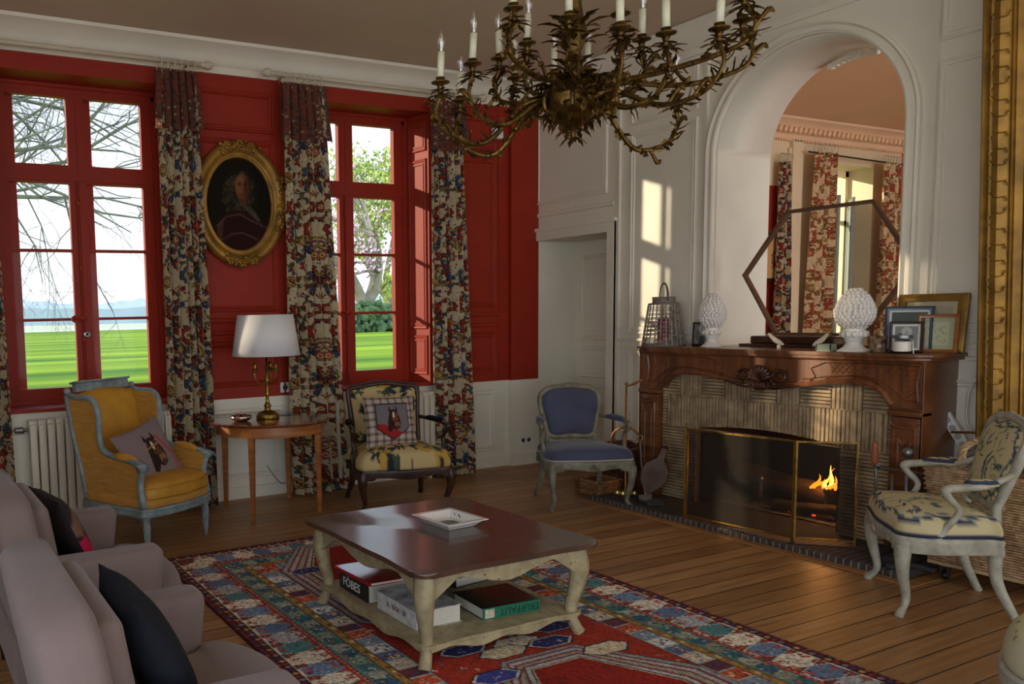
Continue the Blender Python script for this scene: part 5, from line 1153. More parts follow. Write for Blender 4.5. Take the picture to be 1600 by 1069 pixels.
bm = B(); box(bm, -.145, -.095, -.1283, -.1275, .006, .046); obj('spine_picture', bm, mat('cream_label', (196, 186, 160), .5, var=.2, vscale=60), bk)
book('book', 'dark brown book stacked behind the green one, barely lit', (-2.99, -2.78, SZ), R_(6), .30, .34, .05, mat('dark_brown_cover', (46, 28, 24), .35), 'x-')

# ------------------------------------------------------------------ taupe armchairs in the left foreground
TAU = mat('taupe_cotton', (118, 101, 96), .85, var=.05, vscale=4, bump=.15, bscale=300, sheen=.2)
def rbox(bm, x0, x1, y0, y1, z0, z1, r, M=None, seg=4):
    vs = [bm.verts.new((x, y, z)) for x in (x0, x1) for y in (y0, y1) for z in (z0, z1)]
    fs = [bm.faces.new([vs[i] for i in q]) for q in ((0, 1, 3, 2), (4, 6, 7, 5), (0, 4, 5, 1), (2, 3, 7, 6), (0, 2, 6, 4), (1, 5, 7, 3))]
    q = bmesh.ops.bevel(bm, geom=list({e for f in fs for e in f.edges}), offset=r, segments=seg, affect='EDGES', profile=.5)
    vs = list({v for f in q['faces'] for v in f.verts} | {v for v in vs if v.is_valid})
    if M: bmesh.ops.transform(bm, matrix=M, verts=vs)
    return vs
def club(label, loc, rz):
    """local: front -y; width 0.86, arms 0.62 high, back 0.88 high"""
    t = thing('club_armchair', label, 'chair', loc, rz)
    bm = B(); rbox(bm, -.40, .40, -.20, .28, .10, .32, .03); obj('base', bm, TAU, t, smooth=True)
    for s in (-1, 1):
        a, b = sorted((s*.44, s*.30)); bm = B()
        Sh = Matrix(((1, 0, 0, 0), (0, 1, -.13, .013), (0, 0, 1, 0), (0, 0, 0, 1)))
        rbox(bm, a, b, -.21, .25, .10, .625, .04, M=Sh); obj('arm', bm, TAU, t, smooth=True)
    Mb = Matrix.Translation((0, .16, .30)) @ Matrix.Rotation(R_(-9), 4, 'X')
    bm = B(); P = [(-.39, -.20), (-.40, .50), (-.33, .57), (.33, .57), (.40, .50), (.39, -.20)]
    prism(bm, P, 'y', -.045, .10, bev=.035, M=Mb); obj('backrest', bm, TAU, t, auto=62)
    bm = B(); rbox(bm, -.29, .29, -.11, -.03, .10, .50, .035, M=Mb); obj('back_cushion', bm, TAU, t, smooth=True)
    ol = [Vector((p[0], p[1], 0)) for p in closed_spline([(-.29, .12, 0), (-.295, -.1, 0), (-.295, -.21, 0), (-.36, -.27, 0), (-.34, -.34, 0), (-.18, -.41, 0), (0, -.42, 0), (.18, -.41, 0), (.34, -.34, 0), (.36, -.27, 0), (.295, -.21, 0), (.295, -.1, 0), (.29, .12, 0)], 90)]
    pad('seat_cushion', ol, .03, .12, t, TAU, Matrix.Translation((0, 0, .32)))
    for sx in (-1, 1):
        for y in (-.17, .25): bm = B(); tube(bm, [(sx*.35, y, .1), (sx*.355, y, 0)], [.022, .015], 8); obj('leg', bm, DARKW, t, smooth=True)
    return t
club('taupe armchair at the far left holding a dark cushion, nearer the yellow chair', (-4.96, -2.81, 0), R_(91))
club('taupe armchair in the bottom left corner holding a navy cushion, nearest of all', (-4.98, -4.11, 0), R_(90))
cv = canvas(120, 120, (44, 34, 36)); ell(cv, 70, 40, 30, 22, (66, 52, 48), .6); ell(cv, 60, 30, 24, 12, (90, 74, 66), .6); poly(cv, [(60, 118), (104, 60), (112, 64), (76, 119)], (190, 24, 70)); ell(cv, 88, 40, 10, 22, (104, 80, 66), .5); poly(cv, [(0, 62), (10, 60), (30, 119), (0, 119)], (196, 26, 76)); ell(cv, 10, 40, 10, 20, (112, 84, 68), .3)
cushion('dark brown horse cushion with a pink edge, on the far taupe armchair', (-4.98, -2.72, .61), (R_(-24), 0, R_(99)), .42, .38, .13, blur(cv, 2), (38, 30, 32))
cushion('plain navy black cushion standing on the nearest taupe armchair', (-4.985, -4.14, .62), (R_(-24), 0, R_(90)), .46, .40, .14, None, (20, 24, 34))

# ------------------------------------------------------------------ dotted seat in the bottom right corner
t = thing('upholstered_chair', 'cream dotted upholstered seat in the bottom right corner', 'chair', (-2.27, -5.20, 0), R_(20))
bm = B()
def dotted(X, Y, r, Z):
    base = np.zeros(X.shape+(3,))+np.array((190, 186, 150.)); q = .045; ix, iy = np.round(X/q), np.round(Y/q); off = (iy % 2)*.5*q
    ix = np.round((X-off)/q); k = (X-off-ix*q)**2+(Y-iy*q)**2 < .0055**2; base[k & (r < 1)] = (116, 112, 80); return base
ol = [Vector((.33*math.copysign(abs(math.cos(a))**.8, math.cos(a)), .30*math.copysign(abs(math.sin(a))**.8, math.sin(a)), 0)) for a in np.linspace(0, 2*PI, 161)[:-1]]
pad('seat_cushion', ol, .05, .09, t, FAB, Matrix.Translation((0, 0, .36)), dotted, rings=90)
bm = B(); rail(bm, ol, .36, .30); obj('seat_rail', bm, GW, t, auto=50)
bm = B(); bo = back_outline('cartouche', .5, .42); Mb = Matrix.Translation((.30, -.02, .48)) @ Matrix.Rotation(PI/2, 4, 'Z') @ Matrix.Rotation(R_(-14), 4, 'X') @ Matrix.Rotation(PI/2, 4, 'X') @ Matrix.Rotation(PI, 4, 'Y')
tube(bm, [Mb @ Vector((p.x, p.y, 0)) for p in bo], .022, 10, closed=True); obj('back_frame', bm, GW, t, smooth=True)
pad('backrest', [Vector((p.x*.93, .21+(p.y-.21)*.93, 0)) for p in bo], .03, .018, t, FAB, Mb, dotted, rings=60)
for sx in (-1, 1):
    for sy in (-1, 1): bm = B(); cabriole(bm, sx*.24, sy*.21, .33, sx, sy, .024); obj('leg', bm, GW, t, smooth=True)
# ------------------------------------------------------------------ chandelier
def leaf(bm, p, d, n, L, W, curl=.3):
    d = Vector(d).normalized(); n = Vector(n); s = d.cross(n); s = s.normalized() if s.length > 1e-4 else d.orthogonal().normalized(); n = s.cross(d).normalized(); p = Vector(p)
    rows = []
    for u, w in ((0, .25), (.25, .8), (.45, .55), (.6, 1.0), (.78, .5), (1, .02)):
        c = p+d*L*u-n*curl*L*u*u; rows.append([bm.verts.new(c-s*W*w*.5+n*W*.12), bm.verts.new(c), bm.verts.new(c+s*W*w*.5+n*W*.12)])
    for a, b in zip(rows, rows[1:]):
        for j in (0, 1): bm.faces.new((a[j], a[j+1], b[j+1], b[j]))
BULB = glassmat('bulb_glass', gloss=.22); FIL = mat('bulb_cap', (190, 186, 176), .3, metal=.8)
SLV = mat('ivory_candle_sleeve', (206, 206, 180), .5)
ch = thing('chandelier', 'large leafy brass chandelier with ivory candle sleeves hanging from the ceiling', 'chandelier', (-2.985, -3.61, 2.19)); rg_ = random.Random(12)
BR2 = mat('dark_leafy_brass', (96, 74, 34), .42, var=.4, vscale=18, metal=.85, bump=.5, bscale=40)
bm = B(); lathe(bm, [(0, 0), (.008, .01), (.014, .03), (.010, .045), (.03, .06), (.045, .075), (.06, .085), (.075, .10), (.11, .125), (.125, .15), (.118, .165), (.13, .175), (.128, .19), (.10, .205), (.085, .23), (.05, .26), (.035, .30), (.04, .33), (.028, .36), (.045, .40), (.055, .44), (.038, .50), (.03, .56), (.05, .60), (.052, .64), (.03, .70), (.02, .78), (.028, .80), (.012, .84), (.008, 1.2), (.008, 1.40), (.06, 1.41), (.07, 1.428), (0, 1.428)], 24)
obj('stem', bm, BR2, ch, smooth=True)
bm = B()
for (z, r, k, L, up) in ((.02, .012, 6, .05, -.2), (.05, .03, 8, .05, -.1), (.09, .065, 12, .05, -.5), (.115, .10, 14, .055, -.6), (.15, .12, 16, .055, -.2), (.18, .125, 16, .07, .3), (.23, .08, 12, .10, .6), (.30, .04, 8, .08, .8), (.40, .045, 8, .08, .8), (.46, .05, 8, .09, .9), (.60, .045, 8, .10, .9), (.68, .03, 8, .09, .9)):
    for i in range(k):
        a = 2*PI*(i+.5*(int(z*100) % 2))/k+rg_.uniform(-.1, .1); d = Vector((math.cos(a), math.sin(a), up)); leaf(bm, (r*math.cos(a), r*math.sin(a), z), d, (0, 0, 1) if up < .7 else (-math.cos(a), -math.sin(a), .3), L, L*.5, .5)
for i in range(8):
    a = 2*PI*i/8; tube(bm, [(.10*math.cos(a), .10*math.sin(a), .11), (.15*math.cos(a), .15*math.sin(a), .12), (.155*math.cos(a), .155*math.sin(a), .17), (.125*math.cos(a), .125*math.sin(a), .2)], .009, 6, smooth_n=8)
lv = obj('leaf_clusters', bm, BR2, ch); lv['kind'] = 'stuff'
Rv, Fv = Vector((.9, -.436, 0)), Vector((.436, .9, 0))
CUPS = [(-.56, -.06, 2.43), (-.43, -.06, 2.50), (-.44, .16, 2.41), (-.33, -.32, 2.62), (-.24, .28, 2.62), (-.17, .08, 2.62), (-.09, -.22, 2.62), (-.11, .52, 2.60), (.02, -.45, 2.50), (.10, -.24, 2.62), (.20, .42, 2.60), (.07, .50, 2.61), (.215, -.38, 2.50), (.28, .0, 2.60), (.39, -.42, 2.50), (.50, -.38, 2.64), (.59, -.20, 2.60), (.52, .22, 2.43)]
random.seed(5)
for k, (la, of, z) in enumerate(CUPS):
    c = Rv*la+Fv*of; z = z-2.19; R = c.length; d = c.normalized(); low = z < .34; h0 = .17 if low else .27
    side = d.cross(Vector((0, 0, 1)))*rg_.uniform(-.05, .05)
    if low: P = [d*.07+Vector((0, 0, h0)), d*R*.35+side+Vector((0, 0, h0-.01)), d*R*.65+side+Vector((0, 0, z-.235)), d*R*.9+Vector((0, 0, z-.215)), d*R*1.03+Vector((0, 0, z-.13)), c+Vector((0, 0, z-.05))]
    else: P = [d*.05+Vector((0, 0, h0)), d*R*.35+side+Vector((0, 0, h0-.05)), d*R*.7+side+Vector((0, 0, z-.22)), d*R*1.0+Vector((0, 0, z-.18)), d*R*1.06+Vector((0, 0, z-.11)), c+Vector((0, 0, z-.05))]
    sp_ = spline(P, 34); bm = B(); tube(bm, sp_, [.010, .010, .011, .009, .008, .009], 7)
    for j in range(2, 33):
        p0 = sp_[j]; tg = (sp_[j+1]-sp_[j-1]).normalized(); a = rg_.uniform(0, 6.28); nn = (tg.orthogonal().normalized()*math.cos(a)+tg.cross(tg.orthogonal()).normalized()*math.sin(a)); leaf(bm, p0, tg*rg_.uniform(.2, 1)+nn, nn, rg_.uniform(.03, .062), rg_.uniform(.02, .036), rg_.uniform(-.4, .6))
    for _ in range(2):                                                  # little scrolled buds
        j = rg_.randint(8, 26); p0 = sp_[j]; q = Vector((0, 0, rg_.choice([-1, 1, 1])*.05)); tube(bm, [p0, p0+q*.6+d*.02, p0+q*1.1+d*.045, p0+q*.8+d*.06], [.008, .007, .011, .004], 6, smooth_n=8)
    cz = Vector((c.x, c.y, z))
    for zz, L, m_ in ((-.055, .060, 9), (-.035, .040, 7)):
        for i in range(m_): a = 2*PI*i/m_+k; leaf(bm, cz+Vector((.008*math.cos(a), .008*math.sin(a), zz)), (math.cos(a), math.sin(a), rg_.uniform(-.15, .35)), (0, 0, 1), L*rg_.uniform(.8, 1.15), .022, .3)
    a_ = obj('arm', bm, BR2, ch)
    bm = B(); lathe(bm, [(.008, -.05), (.013, -.04), (.010, -.03), (.016, -.01), (.036, -.004), (.038, .0), (.034, .002), (.016, .002), (.019, .018), (.015, .018), (0, .018)], 14, c=cz); obj('drip_cup', bm, BR2, a_, smooth=True)
    bm = B(); tl = Vector((rg_.uniform(-.006, .006), rg_.uniform(-.006, .006), 0)); tube(bm, [cz+Vector((0, 0, .015)), cz+tl+Vector((0, 0, .118))], .0145, 12); cs = obj('candle_sleeve', bm, SLV, a_, smooth=True)
    bm = B(); lathe(bm, [(.006, .118), (.009, .122), (.009, .132), (.017, .148), (.019, .16), (.014, .178), (.006, .195), (.0015, .208), (0, .209)], 12, c=cz+tl); obj('bulb', bm, BULB, cs, smooth=True)
    bm = B(); lathe(bm, [(0, .119), (.008, .119), (.008, .134), (.003, .138), (.002, .155), (0, .156)], 8, c=cz+tl); obj('bulb_cap', bm, FIL, cs, smooth=True)
# ------------------------------------------------------------------ things on the mantelpiece
SM = MZ+.0005
WILLOW = mat('grey_willow', (172, 166, 158), .8, rgb2=(104, 96, 88), vscale=40, bump=.4)
t = thing('lantern', 'grey woven willow lantern with arched handle at the left end of the mantelpiece', 'lantern', (-.21, -1.70, SM))
bm = B()
def Rl(z): return .152-.042*z/.32
for i in range(22):
    a = 2*PI*i/22; tube(bm, [(Rl(0)*math.cos(a), Rl(0)*math.sin(a), .008), (Rl(.32)*math.cos(a), Rl(.32)*math.sin(a), .32)], .0055, 5)
obj('stakes', bm, WILLOW, t)['kind'] = 'stuff'
bm = B(); z = .02; k = 0
while z < .31:
    if z < .05 or z > .28 or k % 3 != 2:
        tube(bm, [((Rl(z)+.005*math.sin(i*PI/2*.96+k*PI))*math.cos(2*PI*i/44), (Rl(z)+.005*math.sin(i*PI/2*.96+k*PI))*math.sin(2*PI*i/44), z) for i in range(44)], .0026, 4, closed=True)
    z += .0105; k += 1
obj('weave', bm, WILLOW, t)
bm = B(); lathe(bm, [(0, 0), (.158, 0), (.160, .012), (.15, .016), (0, .016)], 32); lathe(bm, [(.088, .318), (.112, .318), (.112, .33), (.082, .335), (.082, .372), (.09, .378), (.076, .38), (.074, .335)], 32); obj('rim', bm, mat('grey_wood', (122, 114, 104), .7), t, auto=40)
bm = B(); pts = [Vector((0, .082*math.cos(a), .35+.135*math.sin(a)**.8 if a not in (0, PI) else .35)) for a in np.linspace(0.001, PI-.001, 24)]
tube(bm, [Vector((p.x*.3, p.y, p.z)) for p in pts], (.004, .010), 6); hd = obj('handle', bm, mat('grey_wood'.replace('grey', 'dark_grey'), (96, 88, 80), .7), t); hd.rotation_euler = (0, 0, R_(-28))
t = thing('candle', 'deep pink pillar candle standing inside the willow lantern', 'candle', (-.21, -1.70, SM+.018)); bm = B(); lathe(bm, [(0, 0), (.04, 0), (.042, .004), (.042, .19), (.036, .196), (0, .19)], 24); obj('wax', bm, mat('pink_wax', (158, 40, 76), .5), t, smooth=True); bm = B(); tube(bm, [(0, 0, .19), (.002, 0, .205)], .001, 5); obj('wick', bm, BLACK, t)
def finial(label, x, y, s, seed):
    t = thing('artichoke_finial', label, 'ornament', (x, y, SM), 0, 'white ceramic finials on the mantelpiece'); rg = random.Random(seed)
    bm = B(); lathe(bm, [(0, 0), (.088*s, 0), (.090*s, .006), (.08*s, .012), (.06*s, .025), (.045*s, .045), (.042*s, .06), (.052*s, .066), (.048*s, .074), (.060*s, .088), (.068*s, .105), (.062*s, .125), (.058*s, .135), (.062*s, .142), (.045*s, .15), (0, .15)], 32)
    for i in range(12): a = 2*PI*i/12; bmesh.ops.create_icosphere(bm, subdivisions=2, radius=.014*s, matrix=Matrix.Translation((.064*s*math.cos(a), .064*s*math.sin(a), .108)) @ Matrix.Diagonal((1, 1, 1.5, 1)))
    obj('pedestal', bm, PORC, t, smooth=True)
    bm = B(); H = .235; prof = [(.04, .14), (.078, .165), (.102, .205), (.105, .245), (.095, .29), (.072, .335), (.04, .37), (.012, .385), (0, .387)]; lathe(bm, [(r*s*.96, z) for r, z in prof], 28)
    def RR(z):
        for (r0, z0), (r1, z1) in zip(prof, prof[1:]):
            if z0 <= z <= z1: return (r0+(r1-r0)*(z-z0)/(z1-z0))*s
        return 0
    row = 0; z = .158
    while z < .375:
        r = RR(z); k = max(4, int(2*PI*r/.027)); dz = .018
        for i in range(k):
            a = 2*PI*(i+.5*(row % 2))/k+rg.uniform(-.05, .05); up = .5 if z < .2 else .5+(z-.2)*5
            bmesh.ops.create_icosphere(bm, subdivisions=1, radius=.017, matrix=Matrix.Translation((r*.97*math.cos(a), r*.97*math.sin(a), z)) @ Matrix.Rotation(a, 4, 'Z') @ Matrix.Rotation(R_(20 if z < .25 else -18), 4, 'Y') @ Matrix.Diagonal((.55, .85, 1.25, 1)))
        z += dz; row += 1
    obj('artichoke', bm, PORC, t, smooth=True)
finial('smaller white ceramic artichoke finial beside the willow lantern', -.22, -2.14, .86, 1)
finial('larger white ceramic artichoke finial standing before the arch', -.25, -3.165, 1.03, 2)
# small frame behind the first finial
def pframe(label, x, y, z, w, h, fw, lean, rz, fm, photo, mount=None, depth=.016, grp='framed photographs on the mantelpiece'):
    t = thing('photo_frame', label, 'picture frame', (x, y, z), rz, grp); t.rotation_euler = (R_(-lean), 0, rz)
    bm = B(); sweep(bm, [(-w/2+fw/2, 0, fw/2), (w/2-fw/2, 0, fw/2), (w/2-fw/2, 0, h-fw/2), (-w/2+fw/2, 0, h-fw/2)], [(-fw/2, -.004), (-fw/2, depth), (-fw*.1, depth*1.15), (fw*.35, depth*.6), (fw/2, depth*.5), (fw/2, -.004)], up=(0, -1, 0), closed=True)
    box(bm, -w/2+fw*.3, w/2-fw*.3, 0, .006, fw*.3, h-fw*.3); obj('frame', bm, fm, t, auto=30)
    if mount:
        bm = B(); box(bm, -w/2+fw*.8, w/2-fw*.8, -.004, -.001, fw*.8, h-fw*.8); obj('mount', bm, mat('mount_'+str(mount[0]), mount[1:], .8), t)
    m0 = mount[0] if mount else 0
    xx, zz = np.meshgrid(np.linspace(-w/2+fw+m0, w/2-fw-m0, photo.shape[1]), np.linspace(h-fw-m0, fw+m0, photo.shape[0])); gridmesh('photograph', xx, xx*0-.0055, zz, cmat('photo_print', .25, .0, 10), t, photo)
    return t
def photoc(kind, seed):
    h, w = 70, 90; c = canvas(h, w, (150, 150, 150)); rg = random.Random(seed)
    if kind == 'bw':
        c = canvas(h, w, (120, 122, 116)); ell(c, 45, 18, 22, 16, (170, 170, 164)); ell(c, 45, 26, 9, 12, (150, 148, 142)); poly(c, [(25, 70), (32, 42), (58, 42), (68, 70)], (40, 40, 40)); ell(c, 20, 40, 14, 20, (90, 92, 86))
    elif kind == 'race':
        c = canvas(h, w, (96, 110, 104)); c[:24] = (70, 86, 74); ell(c, 45, 44, 34, 10, (60, 58, 62))
        for _ in range(60): ell(c, rg.uniform(5, 85), rg.uniform(24, 60), rg.uniform(2, 5), rg.uniform(1, 3), rg.choice([(150, 60, 50), (210, 206, 196), (50, 60, 90), (160, 120, 90), (30, 30, 30)]), rg.uniform(0, 3))
    elif kind == 'pale':
        c = canvas(h, w, (188, 190, 160))
        for _ in range(30): ell(c, rg.uniform(10, 80), rg.uniform(8, 62), 5, 2, (160, 164, 130), rg.uniform(0, 3))
    else:
        c = canvas(h, w, (176, 168, 148)); ell(c, 45, 40, 24, 16, (140, 128, 108))
    return blur(c, 1)
pframe('small dark frame standing half hidden behind the smaller finial', -.09, -1.95, SM, .13, .18, .014, 8, R_(-62), DARKW, photoc('bw', 1))
FG = 'framed photographs on the mantelpiece'
DBL = mat('dark_blue_lacquer', (54, 72, 92), .3); 
pframe('largest gilt frame with cream mount at the back of the group', -.10, -3.50, SM, .36, .345, .045, 9, R_(-86), GILT, photoc('x', 2), (.03, 196, 182, 150), .03)
pframe('green-mounted brown frame at the right of the group', -.165, -3.575, SM, .20, .225, .02, 10, R_(-74), CHERRY, photoc('pale', 3), (.025, 166, 176, 140))
pframe('blue-edged frame with a colour racing photograph in the middle of the group', -.21, -3.45, SM, .24, .275, .022, 10, R_(-66), DBL, photoc('race', 4), (.012, 214, 216, 214))
pframe('pale green frame almost hidden at the left behind the blue-edged one', -.115, -3.325, SM, .10, .24, .016, 8, R_(-80), mat('pale_green_frame', (150, 150, 110), .6), photoc('pale', 5))
pframe('small brown frame with a black and white portrait at the front of the group', -.27, -3.47, SM, .165, .185, .016, 9, R_(-66), DARKW, photoc('bw', 6), (.012, 204, 196, 172))
# hexagonal metal frame on a wooden tray, white birds, dish and candles
HX = mat('bronze_strip', (118, 92, 74), .4, metal=.5, var=.15, vscale=8)
t = thing('hexagonal_frame', 'large open hexagonal bronze frame standing on a wooden board inside the arch', 'ornament', (.085, -2.715, SM+.078)); bm = B(); HR = .578
pts = [Vector((-.0+.05*(math.sin(a)+1), HR*math.cos(a), .445+.50*math.sin(a))) for a in [k*PI/3 for k in range(6)]]
sweep(bm, pts, [(-.010, -.02), (-.010, .02), (.010, .02), (.010, -.02), (-.010, -.02)], up=(-1, 0, .1), closed=True); obj('band', bm, HX, t)
t = thing('wooden_board', 'long dark wooden board under the hexagonal frame inside the arch', 'board', (.085, -2.62, SM)); bm = B(); box(bm, -.09, .09, -.42, .42, 0, .02, bev=.004); box(bm, -.05, .05, -.36, .36, .02, .076, bev=.01)
obj('plank', bm, WALNUTD, t)
for k, (x, y, rz_, lb) in enumerate(((-.235, -2.665, .6, 'small white ceramic bird perched at the lower left corner of the hexagon'), (-.235, -2.93, -2.2, 'small pale ceramic bird perched left of the larger finial'))):
    t = thing('bird_ornament', lb, 'ornament', (x, y, SM), rz_, 'little birds on the mantelpiece')
    bm = B(); tube(bm, [(0, -.005, 0), (0, 0, .03)], [.014, .010], 8); tube(bm, [(0, -.03, .028), (0, -.005, .045), (0, .02, .062), (0, .04, .082), (0, .055, .10), (0, .058, .11)], [.006, .016, .018, .013, .012, .004], 10, smooth_n=14); tube(bm, [(0, .06, .100), (0, .08, .097)], [.005, .001], 6)
    obj('body', bm, mat('old_ivory_glaze', (206, 200, 176), .4), t, smooth=True)
t = thing('trinket_dish', 'small square grey glass dish beside the second bird', 'dish', (-.30, -3.03, SM)); bm = B(); box(bm, -.035, .035, -.045, .045, 0, .008); 
for a in ((-.035, -.030, -.045, .045), (.030, .035, -.045, .045), (-.035, .035, -.045, -.040), (-.035, .035, .040, .045)): box(bm, *a, .008, .045)
obj('dish', bm, mat('grey_green_glass', (120, 130, 118), .15), t)
def jar(label, x, y, r, h, wallm, wax, waxh):
    t = thing('jar_candle', label, 'candle', (x, y, SM), 0, 'jar candles on the mantelpiece'); bm = B(); lathe(bm, [(0, 0), (r*.9, 0), (r, .006), (r, h), (r*.95, h), (r*.93, .012), (0, .012)], 28); obj('jar', bm, wallm, t, smooth=True)
    bm = B(); lathe(bm, [(0, .013), (r*.91, .013), (r*.91, waxh), (0, waxh)], 24); obj('wax', bm, wax, t, auto=40); return t
jar('dark patterned glass candle jar right of the larger finial', -.28, -3.325, .042, .10, mat('dark_mottled_glass', (52, 44, 38), .12, rgb2=(150, 120, 90), vscale=30), BLACK, .05)
t = jar('clear glass jar candle with white wax in front of the photo frames', -.315, -3.475, .048, .105, GLASS, WAX, .07); bm = B(); lathe(bm, [(.048, .09), (.0495, .09), (.0495, .106), (.048, .106)], 28); obj('silver_rim', bm, STEEL, t)
bm = B(); tube(bm, [(-.33, -3.545, SM+.002), (-.335, -3.54, SM+.075)], .0025, 6); tag(obj('matchstick', bm, WAX), 'thin white taper standing beside the clear jar candle', 'taper')

# ------------------------------------------------------------------ hearth tools
t = thing('tool_stand', 'tall slim brass tool stand on a round base behind the blue chair', 'tool stand', (-.52, -1.63, .037)); 
bm = B(); lathe(bm, [(0, 0), (.085, 0), (.088, .006), (.08, .014), (.03, .02), (.012, .03), (.008, .05), (.007, .86), (.012, .87), (.012, .885), (0, .892)], 24); obj('pole', bm, BRASS, t, smooth=True)
bm = B()
for k in range(4): a = PI+k*.55; lathe(bm, [(0, 0), (.022, 0), (.024, .006), (.024, .036), (.018, .042), (0, .042)], 12, c=(.085*math.cos(a), .085*math.sin(a), .006))
obj('feet', bm, mat('polished_brass', (206, 186, 110), .25, metal=.9), t, smooth=True)['kind'] = 'stuff'
t = thing('hearth_brush', 'wooden-handled hearth brush hooked high on the brass stand', 'brush', (-.50, -1.655, .90)); bm = B(); tube(bm, [(-.02, .0, .0), (-.02, -.05, .018), (-.02, -.13, .055)], [.007, .011, .006], 8); obj('handle', bm, CHERRY, t, smooth=True); bm = B(); tube(bm, [(-.02, 0, 0), (-.01, .03, -.01)], .003, 6); obj('hook', bm, BLACK, t)
LEA = mat('brown_leather', (96, 66, 52), .5, rgb2=(60, 42, 34), vscale=12)
t = thing('bellows', 'wood and leather fireplace bellows leaning against the left brickwork', 'bellows', (-.50, -1.80, .037)); t.rotation_euler = (R_(10), R_(20), R_(-55))
bm = B(); O = [(0, .03), (.03, .09), (.075, .15), (.095, .22), (.085, .29), (.05, .335), (.022, .36), (.02, .45), (0, .455), (-.02, .45), (-.022, .36), (-.05, .335), (-.085, .29), (-.095, .22), (-.075, .15), (-.03, .09)]
prism(bm, O, 'y', -.04, -.026, bev=.003); obj('front_board', bm, mat('grey_brown_board', (120, 104, 96), .5, rgb2=(90, 74, 66), vscale=6), t)
bm = B(); prism(bm, O, 'y', .026, .04, bev=.003); obj('back_board', bm, DARKW, t)
bm = B(); prism(bm, [(x*.96, .03+(z-.03)*.86) for x, z in O], 'y', -.026, .026); obj('leather', bm, LEA, t)
bm = B(); tube(bm, [(0, 0, .08), (0, 0, -.02)], [.014, .008], 8); obj('nozzle', bm, BRASS, t)
t = thing('ash_shovel', 'small iron ash shovel with a ring-topped handle on the hearth, right of the bellows', 'shovel', (-.60, -1.93, .045)); t.rotation_euler = (0, 0, R_(-18))
bm = B(); v = [(-.055, -.10, .002), (.055, -.10, .002), (.05, .05, .012), (-.05, .05, .012)]; 
box(bm, -.055, .055, -.10, .05, 0, .004); box(bm, -.058, -.054, -.08, .05, 0, .022); box(bm, .054, .058, -.08, .05, 0, .022); box(bm, -.055, .055, .046, .05, 0, .05); obj('pan', bm, mat('dull_grey_iron', (104, 108, 112), .4, metal=.6, var=.3, vscale=30), t)
bm = B(); tube(bm, [(0, .045, .035), (.02, .13, .20), (.04, .20, .40), (.045, .21, .43)], .006, 8, smooth_n=12); tube(bm, [(.045+.022*math.cos(a), .21, .455+.022*math.sin(a)) for a in np.linspace(-PI/2, 1.35*PI, 16)], .005, 6); obj('handle', bm, STEEL, t, smooth=True)
# steel companion set right of the fireplace
t = thing('fire_tool_stand', 'grey steel fire tool stand with a round knob beside the right pilaster', 'tool stand', (-.60, -3.68, .038))
bm = B(); tube(bm, [(0, 0, 0), (0, 0, .585)], .0135, 12); lathe(bm, [(.008, .58), (.014, .59), (.010, .60), (.022, .612), (.029, .632), (.022, .655), (.008, .662), (0, .663)], 20); obj('pole', bm, STEEL, t, smooth=True)
bm = B(); box(bm, -.012, .012, -.10, .16, .525, .533); 
for yy in (-.08, .02, .14): tube(bm, [(0, yy, .53), (-.02, yy, .52), (-.025, yy, .535)], .004, 6)
obj('hanger', bm, STEEL, t)
bm = B(); box(bm, -.14, .14, -.018, .018, .0, .022, bev=.004); box(bm, -.018, .018, -.16, .10, .0, .022, bev=.004); lathe(bm, [(.03, .02), (.022, .05), (.015, .06), (0, .06)], 12); obj('base', bm, mat('rough_iron', (84, 84, 80), .6, metal=.5), t)
t = thing('poker', 'fire tool with turned reddish wooden handle hanging from the steel stand', 'poker', (-.635, -3.54, .08)); bm = B(); tube(bm, [(0, 0, 0), (0, 0, .47), (.0, .01, .50)], .007, 8); tube(bm, [(0, -.02, .50), (0, .01, .505), (0, .012, .48)], .007, 6); obj('rod', bm, STEEL, t, smooth=True)
bm = B(); lathe(bm, [(.012, .50), (.018, .52), (.020, .56), (.016, .60), (.018, .62), (.012, .635), (0, .637)], 14, c=(0, .012, 0)); obj('handle', bm, mat('red_brown_wood', (150, 88, 56), .4), t, smooth=True)
t = thing('tongs', 'slim steel tongs hanging next to the stand pole', 'tongs', (-.625, -3.62, .09)); bm = B()
for s in (-1, 1): tube(bm, [(s*.006, 0, 0), (s*.012, 0, .2), (s*.004, 0, .45)], .0045, 6)
obj('jaws', bm, STEEL, t, smooth=True)

